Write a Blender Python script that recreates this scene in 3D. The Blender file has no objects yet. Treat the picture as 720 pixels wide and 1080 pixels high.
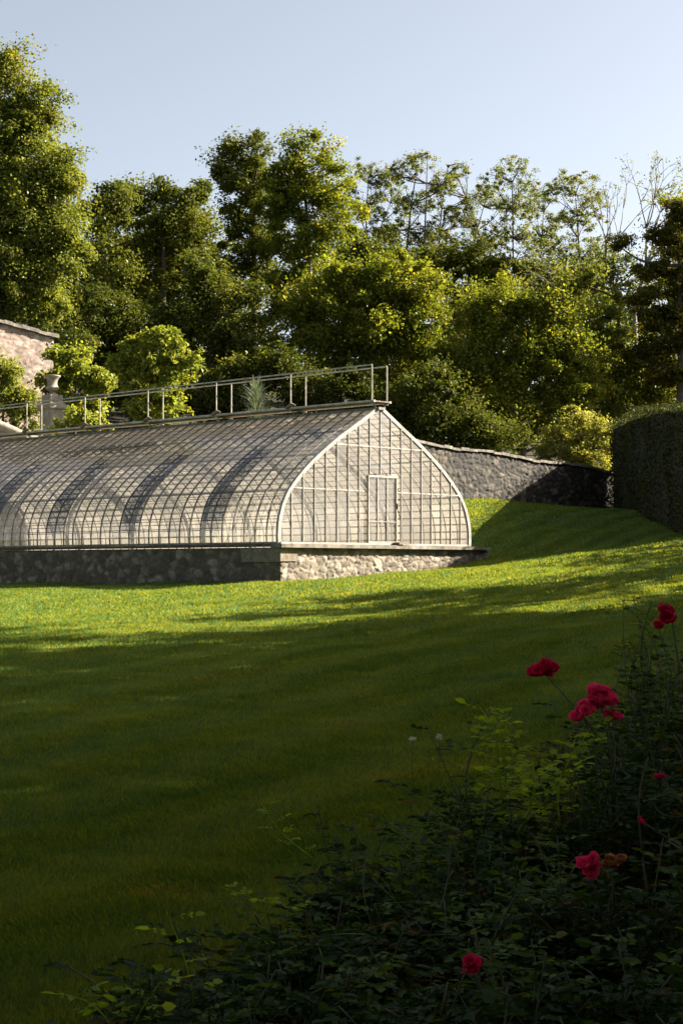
import bpy, math, random
import numpy as np
from mathutils import Vector, noise, Quaternion
R = math.radians
rng = np.random.default_rng(7)
random.seed(7)
sc = bpy.context.scene
col = sc.collection

# ------------------------------------------------------------------ frame of reference
# eye at the origin looking along +Y; at(px, py, Y) turns a pixel of the 720x1080 photo at distance Y into a point
F = 1800.0
def at(px, py, Y): return Vector(((px - 360) / F * Y, Y, (600 - py) / F * Y))
TH, EL = R(18), R(32)                       # sun: azimuth from +X towards +Y, elevation
SUN = Vector((math.cos(TH) * math.cos(EL), math.sin(TH) * math.cos(EL), math.sin(EL)))
D2 = Vector((.687, .727, 0)).normalized()   # along the gable, to the right and away
D1 = Vector((-D2.y, D2.x, 0))               # along the glasshouse, to the left and away
M0 = Vector((1.02, 46.0, 0))                # middle of the gable
LEDGE = .64
GL = 25.2                                   # length of the glasshouse, 60 bays of .42 m
NB = 60
HW = 3.8

# ------------------------------------------------------------------ terrain
CP = np.array([(0,0,-1.6),(-10,0,-1.7),(10,0,-1.4),(0,-20,-1.7),(-20,10,-1.6),(20,10,-.9),(0,8,-1.45),(0,20,-1.12),(-8,25,-1.1),
 (9,25,-.5),(-1.6,43.2,-.33),(-10.3,51.5,-.42),(-18,57,-.45),(-12,35,-.85),(0,33,-.75),(4.1,49.3,.27),(3.1,62,2.45),(11.4,70.8,2.16),
 (10.9,68,2.2),(9.6,48,.88),(9.5,38,.3),(-3.6,56.2,.4),(-10.9,63,.5),(3.6,54,1.05),(7,56,1.35),(-14,70,4.9),(-20,68,4.9),(-16,78,7),(-5,74,5),(5,76,4),
 (16,80,4),(25,60,3),(25,40,1.2),(0,95,8),(-30,95,11),(30,95,6),(0,130,14),(-40,130,17),(40,130,12),(-30,45,.2),(-30,60,2.5),
 (40,20,0),(1,44,-.2),(1,48,-.1),(-3,52,-.1),(-7,56,-.1),(3.2,51,.3),(-1,54.5,.25),(-8.5,60,.25),(-5,47.5,-.4)], float)
def _phi(r): return np.where(r > 1e-9, r * r * np.log(r + 1e-12), 0)
_n = len(CP)
_K = _phi(np.linalg.norm(CP[:, None, :2] - CP[None, :, :2], axis=2)) + np.eye(_n) * .2
_P = np.hstack([np.ones((_n, 1)), CP[:, :2]])
_A = np.block([[_K, _P], [_P.T, np.zeros((3, 3))]])
_W = np.linalg.solve(_A, np.concatenate([CP[:, 2], np.zeros(3)]))
def hz(X, Y):
    X = np.clip(np.atleast_1d(np.asarray(X, float)), -45, 45); Y = np.clip(np.atleast_1d(np.asarray(Y, float)), -22, 130)
    r = np.sqrt((X[..., None] - CP[:, 0]) ** 2 + (Y[..., None] - CP[:, 1]) ** 2)
    return _phi(r) @ _W[:_n] + _W[_n] + _W[_n + 1] * X + _W[_n + 2] * Y
def gz(x, y): return float(hz(x, y)[0])

# ------------------------------------------------------------------ objects
def tag(o, label=None, cat=None, group=None, kind=None):
    for k, v in (('label', label), ('category', cat), ('group', group), ('kind', kind)):
        if v: o[k] = v
    return o
def empty(name, loc, label=None, cat=None, group=None):
    o = bpy.data.objects.new(name, None); col.objects.link(o); o.location = loc; o.empty_display_size = .2
    return tag(o, label, cat, group)
def link(name, me, mat, parent=None, smooth=False):
    if smooth: me.polygons.foreach_set('use_smooth', [True] * len(me.polygons))
    if mat: me.materials.append(mat)
    o = bpy.data.objects.new(name, me); col.objects.link(o)
    if parent is not None:
        o.parent = parent; o.location = -Vector(parent.location) if parent.parent is None and parent.type == 'EMPTY' else (0, 0, 0)
    return o
class MB:
    def __init__(s): s.v = []; s.f = []; s.a = []; s.ang = []
    def add(s, vs, fs, a=None):
        n = len(s.v); s.v += [tuple(p) for p in vs]; s.f += [tuple(i + n for i in f) for f in fs]
        s.a += [a or (0.5, 0.5, 0.5)] * len(vs)
    def box(s, o, ux, uy, uz, c=(.5, .5, .5)):
        o = Vector(o); ux, uy, uz = Vector(ux), Vector(uy), Vector(uz)
        p = [o, o + ux, o + ux + uy, o + uy]; p += [q + uz for q in p]
        s.add(p, [(3, 2, 1, 0), (4, 5, 6, 7), (0, 1, 5, 4), (1, 2, 6, 5), (2, 3, 7, 6), (3, 0, 4, 7)], c)
    def tube(s, pts, rad, n=6, c=(.5, .5, .5)):
        pts = [Vector(p) for p in pts]; vs = []; m = len(pts)
        ref = Vector((0.13, .21, 1)).normalized()
        for i, p in enumerate(pts):
            t = (pts[min(i + 1, m - 1)] - pts[max(i - 1, 0)])
            t = t.normalized() if t.length > 1e-9 else Vector((0, 0, 1))
            r0 = ref if abs(t.dot(ref)) < .95 else Vector((1, 0, 0))
            a = t.cross(r0).normalized(); b = t.cross(a)
            r = rad[i] if hasattr(rad, '__len__') else rad
            for k in range(n):
                q = 2 * math.pi * k / n; vs.append(p + a * (r * math.cos(q)) + b * (r * math.sin(q)))
        fs = [(i * n + k, i * n + (k + 1) % n, (i + 1) * n + (k + 1) % n, (i + 1) * n + k) for i in range(m - 1) for k in range(n)]
        fs += [tuple(range(n - 1, -1, -1)), tuple((m - 1) * n + k for k in range(n))]
        s.add(vs, fs, c)
    def sweep(s, pts, nrm, side, w, d, c=(.5, .5, .5)):     # rectangular bar along pts; nrm outward at each pt
        vs = []
        for p, nn in zip(pts, nrm):
            for a, b in ((-w / 2, 0), (w / 2, 0), (w / 2, d), (-w / 2, d)): vs.append(p + side * a + nn * b)
        m = len(pts)
        fs = [(i * 4 + k, i * 4 + (k + 1) % 4, (i + 1) * 4 + (k + 1) % 4, (i + 1) * 4 + k) for i in range(m - 1) for k in range(4)]
        fs += [(3, 2, 1, 0), tuple((m - 1) * 4 + k for k in range(4))]
        s.add(vs, fs, c)
    def build(s, name, mat, parent=None, smooth=False):
        me = bpy.data.meshes.new(name); me.from_pydata(s.v, [], s.f); me.update()
        a = me.attributes.new('tint', 'FLOAT_COLOR', 'POINT')
        a.data.foreach_set('color', np.hstack([np.array(s.a, np.float32), np.ones((len(s.a), 1), np.float32)]).ravel())
        return link(name, me, mat, parent, smooth)
def np_mesh(name, V, Fq, tint, mat, parent=None, smooth=False):
    V = np.asarray(V, np.float32); Fq = np.asarray(Fq, np.int32); k = Fq.shape[1]
    me = bpy.data.meshes.new(name); me.vertices.add(len(V)); me.vertices.foreach_set('co', V.ravel())
    me.loops.add(Fq.size); me.loops.foreach_set('vertex_index', Fq.ravel())
    me.polygons.add(len(Fq)); me.polygons.foreach_set('loop_start', np.arange(len(Fq), dtype=np.int32) * k)
    me.update(calc_edges=True)
    if tint is not None:
        a = me.attributes.new('tint', 'FLOAT_COLOR', 'POINT')
        t = np.ones((len(V), 4), np.float32); t[:, :tint.shape[1]] = tint
        a.data.foreach_set('color', t.ravel())
    return link(name, me, mat, parent, smooth)

# ------------------------------------------------------------------ materials
def newmat(name):
    m = bpy.data.materials.new(name); m.use_nodes = True; nt = m.node_tree; nt.nodes.clear()
    return m, nt
def N(nt, t, **kw):
    n = nt.nodes.new(t)
    for k, v in kw.items():
        if k.startswith('i_'): n.inputs[k[2:].replace('_', ' ')].default_value = v
        else: setattr(n, k, v)
    return n
def ramp(nt, stops, src=None):
    r = N(nt, 'ShaderNodeValToRGB'); e = r.color_ramp.elements
    while len(e) < len(stops): e.new(.5)
    for q, (p, c) in zip(e, stops): q.position = p; q.color = (*c, 1) if len(c) == 3 else c
    if src is not None: nt.links.new(src, r.inputs[0])
    return r
def noise_tex(nt, scale, detail=5, rough=.6, vec=None):
    n = N(nt, 'ShaderNodeTexNoise'); n.inputs['Scale'].default_value = scale; n.inputs['Detail'].default_value = detail
    n.inputs['Roughness'].default_value = rough
    if vec is None: vec = N(nt, 'ShaderNodeTexCoord').outputs['Object']
    nt.links.new(vec, n.inputs['Vector']); return n
def mixc(nt, f, a, b, mode='MIX'):
    m = N(nt, 'ShaderNodeMix', data_type='RGBA', blend_type=mode)
    for s, x in ((0, f), (6, a), (7, b)):
        if isinstance(x, (int, float)): m.inputs[s].default_value = x
        elif isinstance(x, tuple): m.inputs[s].default_value = (*x, 1)
        else: nt.links.new(x, m.inputs[s])
    return m.outputs[2]
def leaf_mat(name, c0, c1, c2, trans=.45, gloss=.008, rough=.4, trt=(1.35, 1.25, .5)):
    """c0..c1 over the clumps, c2 on single leaves that have turned"""
    m, nt = newmat(name); L = nt.links.new
    a = N(nt, 'ShaderNodeAttribute', attribute_name='tint'); sp = N(nt, 'ShaderNodeSeparateColor'); L(a.outputs['Color'], sp.inputs[0])
    b = mixc(nt, sp.outputs[0], c0, c1)
    r = ramp(nt, [(.0, (0, 0, 0)), (.86, (0, 0, 0)), (1, (1, 1, 1))], sp.outputs[1])
    b = mixc(nt, r.outputs[0], b, c2)
    rv = ramp(nt, [(0, (.78, .78, .78)), (1, (1.16, 1.16, 1.16))], sp.outputs[2])
    b = mixc(nt, 1.0, b, rv.outputs[0], 'MULTIPLY')
    d = N(nt, 'ShaderNodeBsdfDiffuse'); t = N(nt, 'ShaderNodeBsdfTranslucent'); g = N(nt, 'ShaderNodeBsdfGlossy'); g.inputs['Roughness'].default_value = rough
    L(b, d.inputs[0]); tb = mixc(nt, 1.0, b, trt, 'MULTIPLY'); L(tb, t.inputs[0])
    x = N(nt, 'ShaderNodeMixShader'); x.inputs[0].default_value = trans; L(d.outputs[0], x.inputs[1]); L(t.outputs[0], x.inputs[2])
    y = N(nt, 'ShaderNodeMixShader'); y.inputs[0].default_value = gloss; L(x.outputs[0], y.inputs[1]); L(g.outputs[0], y.inputs[2])
    o = N(nt, 'ShaderNodeOutputMaterial'); L(y.outputs[0], o.inputs[0]); return m
def simple_mat(name, stops, scale=3, rough=.8, bump=.3, bscale=30, metal=0, dist=.01, detail=6):
    m, nt = newmat(name); L = nt.links.new
    n = noise_tex(nt, scale, detail); r = ramp(nt, stops, n.outputs['Fac'])
    p = N(nt, 'ShaderNodeBsdfPrincipled'); p.inputs['Roughness'].default_value = rough; p.inputs['Metallic'].default_value = metal
    L(r.outputs[0], p.inputs['Base Color'])
    nb = noise_tex(nt, bscale, 6, .7); bp = N(nt, 'ShaderNodeBump'); bp.inputs['Strength'].default_value = bump; bp.inputs['Distance'].default_value = dist
    L(nb.outputs['Fac'], bp.inputs['Height']); L(bp.outputs[0], p.inputs['Normal'])
    o = N(nt, 'ShaderNodeOutputMaterial'); L(p.outputs[0], o.inputs[0]); return m
def stone_mat(name, dark, mid, light, mortar, rough=.9):
    m, nt = newmat(name); L = nt.links.new
    a = N(nt, 'ShaderNodeAttribute', attribute_name='tint'); sp = N(nt, 'ShaderNodeSeparateColor'); L(a.outputs['Color'], sp.inputs[0])
    r = ramp(nt, [(0, dark), (.5, mid), (1, light)], sp.outputs[0])
    n = noise_tex(nt, 9, 8, .7); r2 = ramp(nt, [(.3, (.45, .43, .38)), (.7, (1.2, 1.2, 1.2))], n.outputs['Fac'])
    c = mixc(nt, 1.0, r.outputs[0], r2.outputs[0], 'MULTIPLY')
    e = ramp(nt, [(.0, (1, 1, 1)), (.22, (0, 0, 0))], sp.outputs[1]); c = mixc(nt, e.outputs[0], c, mortar)
    n3 = noise_tex(nt, 1.7, 6, .7); r3 = ramp(nt, [(.5, (0, 0, 0)), (.68, (1, 1, 1))], n3.outputs['Fac'])
    c = mixc(nt, r3.outputs[0], c, mixc(nt, .6, c, (.03, .03, .02)))      # lichen and damp stains
    n4 = noise_tex(nt, 26, 3, .5); r4 = ramp(nt, [(.62, (0, 0, 0)), (.68, (1, 1, 1))], n4.outputs['Fac'])
    c = mixc(nt, mixc(nt, 1., r4.outputs[0], (.55, .55, .55), 'MULTIPLY'), c, light)
    p = N(nt, 'ShaderNodeBsdfPrincipled'); p.inputs['Roughness'].default_value = rough; L(c, p.inputs['Base Color'])
    nb = noise_tex(nt, 22, 8, .75); bp = N(nt, 'ShaderNodeBump'); bp.inputs['Strength'].default_value = .8; bp.inputs['Distance'].default_value = .02
    L(nb.outputs['Fac'], bp.inputs['Height']); L(bp.outputs[0], p.inputs['Normal'])
    o = N(nt, 'ShaderNodeOutputMaterial'); L(p.outputs[0], o.inputs[0]); return m
def glass_mat(name, dirt_lo, dirt_hi, c_lo, c_hi, fres=1.0, lapc=(.34, .31, .27), lapd=.35):
    """old glass: clear pane with a film of lime and algae on it; tint.r = how dirty this pane is, tint.g = position down the pane"""
    m, nt = newmat(name); L = nt.links.new
    a = N(nt, 'ShaderNodeAttribute', attribute_name='tint'); sp = N(nt, 'ShaderNodeSeparateColor'); L(a.outputs['Color'], sp.inputs[0])
    n = noise_tex(nt, 2.3, 7, .7); n2 = noise_tex(nt, 14, 4, .6)
    mm = N(nt, 'ShaderNodeMath', operation='MULTIPLY'); L(n.outputs['Fac'], mm.inputs[0]); L(n2.outputs['Fac'], mm.inputs[1])
    mr = N(nt, 'ShaderNodeMapRange'); mr.inputs[1].default_value = .12; mr.inputs[2].default_value = .38; mr.inputs[3].default_value = .75; mr.inputs[4].default_value = 1.3
    L(mm.outputs[0], mr.inputs[0])
    d0 = N(nt, 'ShaderNodeMapRange'); d0.inputs[3].default_value = dirt_lo; d0.inputs[4].default_value = dirt_hi; L(sp.outputs[0], d0.inputs[0])
    dd = N(nt, 'ShaderNodeMath', operation='MULTIPLY', use_clamp=True); L(mr.outputs[0], dd.inputs[0]); L(d0.outputs[0], dd.inputs[1])
    lap = ramp(nt, [(.0, (0, 0, 0)), (.82, (0, 0, 0)), (1, (lapd,) * 3)], sp.outputs[1])
    ad = N(nt, 'ShaderNodeMath', operation='ADD', use_clamp=True); L(dd.outputs[0], ad.inputs[0]); L(lap.outputs[0], ad.inputs[1])
    c = mixc(nt, n.outputs['Fac'], c_lo, c_hi)
    lp = ramp(nt, [(.0, (1, 1, 1)), (.80, (1, 1, 1)), (.97, lapc)], sp.outputs[1]); c = mixc(nt, 1., c, lp.outputs[0], 'MULTIPLY')
    c = mixc(nt, sp.outputs[2], c, (.045, .052, .066))      # tint.b turns panes dark slate blue
    df = N(nt, 'ShaderNodeBsdfDiffuse'); tl = N(nt, 'ShaderNodeBsdfTranslucent'); L(c, df.inputs[0]); L(c, tl.inputs[0])
    x = N(nt, 'ShaderNodeMixShader'); x.inputs[0].default_value = .5; L(df.outputs[0], x.inputs[1]); L(tl.outputs[0], x.inputs[2])
    tr = N(nt, 'ShaderNodeBsdfTransparent'); tr.inputs[0].default_value = (.93, .96, .95, 1)
    y = N(nt, 'ShaderNodeMixShader'); L(ad.outputs[0], y.inputs[0]); L(tr.outputs[0], y.inputs[1]); L(x.outputs[0], y.inputs[2])
    fr = N(nt, 'ShaderNodeFresnel'); ge = N(nt, 'ShaderNodeNewGeometry'); io = N(nt, 'ShaderNodeMath', operation='MULTIPLY_ADD')
    L(ge.outputs['Backfacing'], io.inputs[0]); io.inputs[1].default_value = 1 / 1.5 - 1.5; io.inputs[2].default_value = 1.5; L(io.outputs[0], fr.inputs[0])
    gl = N(nt, 'ShaderNodeBsdfGlossy'); gl.inputs['Roughness'].default_value = .12
    fm = N(nt, 'ShaderNodeMath', operation='MULTIPLY', use_clamp=True); L(fr.outputs[0], fm.inputs[0]); fm.inputs[1].default_value = fres
    z = N(nt, 'ShaderNodeMixShader'); L(fm.outputs[0], z.inputs[0]); L(y.outputs[0], z.inputs[1]); L(gl.outputs[0], z.inputs[2])
    o = N(nt, 'ShaderNodeOutputMaterial'); L(z.outputs[0], o.inputs[0]); return m

MAT = {}
MAT['oak'] = leaf_mat('oak_leaf', (.10, .125, .026), (.20, .225, .042), (.2, .17, .03))
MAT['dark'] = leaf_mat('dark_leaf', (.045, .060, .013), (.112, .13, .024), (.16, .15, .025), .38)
MAT['maple'] = leaf_mat('maple_leaf', (.10, .13, .018), (.225, .245, .03), (.33, .27, .04), .5)
MAT['robinia'] = leaf_mat('robinia_leaf', (.10, .13, .04), (.18, .205, .06), (.24, .17, .05), .45)
MAT['pine'] = leaf_mat('pine_leaf', (.045, .05, .012), (.12, .115, .02), (.28, .18, .02), .3)
MAT['bright'] = leaf_mat('bright_leaf', (.11, .145, .024), (.22, .25, .042), (.30, .28, .05), .5)
MAT['pale'] = leaf_mat('pale_leaf', (.16, .175, .035), (.30, .30, .07), (.35, .32, .12), .45)
MAT['hedge'] = leaf_mat('hedge_leaf', (.022, .032, .009), (.05, .06, .016), (.10, .07, .02), .2)
MAT['silver'] = leaf_mat('silver_leaf', (.085, .115, .09), (.17, .20, .165), (.3, .3, .22), .25)
MAT['rose_leaf'] = leaf_mat('rose_leaf', (.012, .034, .004), (.045, .080, .009), (.15, .055, .015), .3, .014, .2)
MAT['shoot'] = leaf_mat('young_shoot_leaf', (.26, .36, .015), (.42, .5, .03), (.4, .3, .05), .5, .02)
MAT['green_shoot'] = leaf_mat('green_shoot_leaf', (.05, .10, .01), (.13, .19, .025), (.2, .12, .03), .4, .02)
MAT['grass'] = leaf_mat('grass_blade', (.027, .106, .044), (.128, .252, .052), (.16, .20, .065), .42, .006, .5, (4.1, 1.7, .25))
MAT['bark'] = simple_mat('bark', [(.3, (.035, .028, .02)), (.7, (.12, .095, .07))], 4, .95, .6, 25)
MAT['pale_bark'] = simple_mat('pale_bark', [(.3, (.12, .11, .09)), (.7, (.28, .26, .22))], 4, .95, .5, 25)
MAT['stem'] = simple_mat('rose_stem', [(.3, (.05, .06, .02)), (.7, (.10, .09, .03))], 8, .6)
MAT['bar'] = simple_mat('weathered_bar_paint', [(.3, (.08, .066, .05)), (.6, (.20, .178, .145)), (.8, (.36, .33, .28))], 6, .75, .3, 40)
MAT['white'] = simple_mat('flaking_white_paint', [(.25, (.12, .10, .075)), (.5, (.26, .24, .205)), (.8, (.42, .4, .36))], 5, .6, .3, 40)
MAT['rail'] = simple_mat('rail_paint', [(.3, (.2, .17, .12)), (.6, (.45, .41, .33))], 5, .6, .2, 40)
MAT['wood'] = simple_mat('weathered_wood', [(.3, (.08, .06, .04)), (.7, (.26, .2, .13))], 7, .85, .5, 30)
MAT['coping'] = simple_mat('coping_stone', [(.3, (.07, .058, .042)), (.55, (.18, .155, .12)), (.75, (.30, .27, .22))], 4, .9, .6, 25)
MAT['urn'] = simple_mat('carved_stone', [(.3, (.13, .108, .08)), (.6, (.25, .215, .165)), (.8, (.34, .30, .235))], 5, .85, .5, 30)
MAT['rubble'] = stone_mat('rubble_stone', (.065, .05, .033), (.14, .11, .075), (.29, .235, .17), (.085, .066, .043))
MAT['sunrubble'] = stone_mat('sunlit_rubble_stone', (.11, .085, .06), (.25, .205, .15), (.42, .36, .275), (.19, .15, .11))  # paler copy of the rubble for the gable wall, sunlight put into its colour
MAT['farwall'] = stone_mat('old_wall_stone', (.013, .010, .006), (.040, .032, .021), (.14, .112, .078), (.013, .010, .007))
MAT['brick'] = stone_mat('pink_stone', (.20, .14, .11), (.34, .25, .20), (.48, .39, .32), (.27, .21, .17))
MAT['soil'] = simple_mat('bed_soil', [(.3, (.015, .012, .009)), (.7, (.04, .032, .022))], 6, .95, .8, 20, dist=.03)
MAT['glass'] = glass_mat('lime_streaked_glass', .40, .92, (.51, .435, .345), (.78, .69, .585), 1.0, (.5, .46, .4), .3)
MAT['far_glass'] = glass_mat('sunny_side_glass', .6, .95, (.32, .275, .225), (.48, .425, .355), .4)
MAT['side_coping'] = simple_mat('rusty_eaves_stone', [(.3, (.03, .022, .015)), (.6, (.10, .07, .045)), (.8, (.2, .16, .11))], 5, .9, .5, 25)
MAT['gable_glass'] = glass_mat('dusty_gable_glass', .32, .78, (.23, .215, .195), (.345, .325, .30), 1.0, (.8, .78, .74), .08)
MAT['petal'] = leaf_mat('pink_petal', (.95, .02, .14), (1, .10, .28), (.98, .4, .5), .35, .02, .5, (1.1, .8, .9))
MAT['red_petal'] = leaf_mat('crimson_petal', (.6, .005, .055), (.85, .02, .12), (.8, .06, .14), .35, .02, .5, (1.1, .8, .9))
MAT['dry_petal'] = leaf_mat('withered_petal', (.35, .10, .04), (.5, .22, .10), (.5, .3, .15), .3, .03)
MAT['white_petal'] = leaf_mat('white_petal', (.6, .6, .55), (.75, .75, .7), (.8, .8, .75), .3, .03)

# ------------------------------------------------------------------ ground
def ground_mat():
    m, nt = newmat('lawn_and_forest_floor'); L = nt.links.new
    tc = N(nt, 'ShaderNodeTexCoord').outputs['Object']
    a = N(nt, 'ShaderNodeAttribute', attribute_name='tint'); sp = N(nt, 'ShaderNodeSeparateColor'); L(a.outputs['Color'], sp.inputs[0])
    n1 = noise_tex(nt, .35, 5, .6, tc); g = ramp(nt, [(.3, (.035, .08, .028)), (.7, (.06, .115, .036))], n1.outputs['Fac'])
    # mowing stripes
    mp = N(nt, 'ShaderNodeMapping'); mp.inputs['Rotation'].default_value = (0, 0, R(19)); L(tc, mp.inputs[0])
    wv = N(nt, 'ShaderNodeTexWave', wave_type='BANDS', bands_direction='X'); wv.inputs['Scale'].default_value = .30; wv.inputs['Distortion'].default_value = 2.6
    wv.inputs['Detail'].default_value = 1; wv.inputs['Detail Scale'].default_value = .5; L(mp.outputs[0], wv.inputs[0])
    st = ramp(nt, [(.3, (.85, .87, .9)), (.7, (1.08, 1.06, 1))], wv.outputs['Fac'])
    g2 = mixc(nt, 1., g.outputs[0], st.outputs[0], 'MULTIPLY')
    n2 = noise_tex(nt, 60, 4, .7, tc); fr = ramp(nt, [(.3, (.6, .62, .6)), (.7, (1.3, 1.3, 1.3))], n2.outputs['Fac'])
    g3 = mixc(nt, 1., g2, fr.outputs[0], 'MULTIPLY')
    n3 = noise_tex(nt, 1.1, 4, .6, tc); dr = ramp(nt, [(.66, (0, 0, 0)), (.74, (1, 1, 1))], n3.outputs['Fac'])
    g4 = mixc(nt, mixc(nt, 1., dr.outputs[0], (.55, .55, .55), 'MULTIPLY'), g3, (.10, .065, .025))
    n4 = noise_tex(nt, 1.2, 6, .7, tc); ff = ramp(nt, [(.3, (.02, .022, .01)), (.7, (.05, .045, .025))], n4.outputs['Fac'])
    g5 = mixc(nt, sp.outputs[0], g4, ff.outputs[0])
    ff2 = ramp(nt, [(.3, (.012, .011, .008)), (.7, (.03, .026, .018))], n4.outputs['Fac'])
    g6 = mixc(nt, sp.outputs[1], g5, ff2.outputs[0])
    p = N(nt, 'ShaderNodeBsdfPrincipled'); p.inputs['Roughness'].default_value = .9; p.inputs['Specular IOR Level'].default_value = .15
    L(g6, p.inputs['Base Color'])
    if 'Sheen Weight' in p.inputs: p.inputs['Sheen Weight'].default_value = .0
    nb = noise_tex(nt, 45, 5, .8, tc); nb2 = noise_tex(nt, 5, 4, .7, tc)
    ad = N(nt, 'ShaderNodeMath', operation='ADD'); L(nb.outputs['Fac'], ad.inputs[0]); L(nb2.outputs['Fac'], ad.inputs[1])
    bp = N(nt, 'ShaderNodeBump'); bp.inputs['Strength'].default_value = 1; bp.inputs['Distance'].default_value = .035
    L(ad.outputs[0], bp.inputs['Height']); L(bp.outputs[0], p.inputs['Normal'])
    o = N(nt, 'ShaderNodeOutputMaterial'); L(p.outputs[0], o.inputs[0]); return m
def bed_edge(Y):                     # X of the rose bed's left edge at distance Y
    return np.interp(Y, [0, 3.5, 5, 6, 7.5, 9, 10.5, 14, 18, 20], [-2.2, -1.5, -.72, -.3, .5, 1.25, 2.1, 3.6, 6.0, 60])
xs = np.concatenate([[-900, -400, -150, -80], np.arange(-48, -14, 2.), np.arange(-14, 14, .3), np.arange(14, 48, 2.), [80, 150, 400, 900]])
ys = np.concatenate([[-300, -100, -50], np.arange(-22, 2, 2.), np.arange(2, 20, .25), np.arange(20, 72, .4), np.arange(72, 134, 2.), [150, 200, 400, 900, 2000]])
GX, GY = np.meshgrid(xs, ys); gx, gy = GX.ravel(), GY.ravel()
gzv = hz(gx, gy)
gzv += .02 * np.sin(gx * 1.3 + gy * .7) + .02 * np.sin(gx * .55 - gy * .9 + 1) 
nx, ny = len(xs), len(ys)
idx = np.arange(nx * ny).reshape(ny, nx)
Fg = np.stack([idx[:-1, :-1], idx[:-1, 1:], idx[1:, 1:], idx[1:, :-1]], -1).reshape(-1, 4)
# beyond the far wall / hedge: woodland floor
pw = (gx - 3.1) * (-D1.x) + (gy - 62) * (-D1.y)      # distance in front of the far wall's line
forest = np.clip((-pw) / .8, 0, 1) * (gx > 0) + (gy > 63) * (gx <= 0)
forest = np.clip(np.maximum(forest, np.clip((gx - (8.6 + (gy - 20) * .048)) / .6, 0, 1) * (gy > 47)), 0, 1)
bed = np.clip((gx - bed_edge(gy)) / .12, 0, 1) * (gy < 16) * (gy > -2)
np_mesh('ground', np.stack([gx, gy, gzv], 1), Fg, np.stack([forest, bed], 1), ground_mat(), None, True)['kind'] = 'structure'
bpy.data.objects['ground'].name = 'lawn'

# grass: one mesh of blades over the part of the lawn near enough to show them
def grass():
    n = 780000
    u = rng.random(n); Y = 4.3 * (30 / 4.3) ** (u ** .88)
    n2 = 420000; Y = np.concatenate([Y, 29 + 44 * rng.random(n2) ** 1.15]); n += n2
    X = (rng.random(n) * 2 - 1) * .215 * Y
    keep = X < bed_edge(Y) - .02 + rng.random(n) * .1
    a1 = (X - 1.02) * D1.x + (Y - 46) * D1.y; a2 = (X - 1.02) * D2.x + (Y - 46) * D2.y
    keep &= ~((a1 > -.2) & (a2 > -3.95) & (a2 < 4.6))
    keep &= (X - 3.1) * -D1.x + (Y - 62) * -D1.y > .15
    keep &= X < np.where(Y > 47, 8.85 + (Y - 26) * .049, 99)
    X, Y = X[keep], Y[keep]; n = len(X)
    Z = hz(X, Y) + .02 * np.sin(X * 1.3 + Y * .7) + .02 * np.sin(X * .55 - Y * .9 + 1) - .006
    far = np.clip((Y - 8) / 50, 0, 1)
    h = (.020 + .024 * rng.random(n)) * (1 + far * .9); w = .0022 * (1 + Y / 6.5)
    h *= 1 + .5 * np.clip(np.sin(X * 3.1 + 2 * np.sin(Y * 2.3)) * np.sin(Y * 3.7 + X), 0, 1)
    q = X * math.cos(R(24)) - Y * math.sin(R(24)); st = np.tanh(2.5 * np.sin(q * 5.2 + .5 * np.sin(Y * .33 + X * .2))) + .5 * np.sin(q * .9 + Y * .25)
    a = rng.random(n) * 2 * math.pi; lx, ly = rng.normal(0, .5, n) * h + st * h * .22, rng.normal(0, .5, n) * h + st * h * .42
    c = np.stack([X, Y, Z], 1); s = np.stack([np.cos(a) * w, np.sin(a) * w, np.zeros(n)], 1)
    V = np.stack([c - s, c + s, c + np.stack([lx, ly, h], 1)], 1).reshape(-1, 3)
    Fc = np.arange(3 * n).reshape(-1, 3)
    q = X * math.cos(R(24)) - Y * math.sin(R(24)); st = np.tanh(2.5 * np.sin(q * 5.2 + .5 * np.sin(Y * .33 + X * .2))) + .5 * np.sin(q * .9 + Y * .25)
    mot = np.sin(X * 9 + 3 * np.sin(Y * 2.1)) * np.sin(Y * 6 + 2 * np.sin(X * 3.3)) + .7 * np.sin(X * 4.1 - Y * 3.3 + 2 * np.sin(Y * .9))
    pat = np.sin(X * 1.9 + 1.7 * np.sin(Y * .8)) * np.sin(Y * 1.1 - X * .6 + 2)
    t = np.stack([np.clip((.42 + .15 * st + .10 * pat + .10 * mot) + rng.normal(0, .2, n), 0, 1), np.clip(rng.random(n) * .93 + .2 * np.clip((pat - .88) / .1, 0, 1), 0, 1), rng.random(n)], 1)
    tag(np_mesh('grass', V, Fc, np.repeat(t, 3, 0), MAT['grass']), 'short mown grass blades covering the lawn', 'grass', kind='stuff')
grass()

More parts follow.
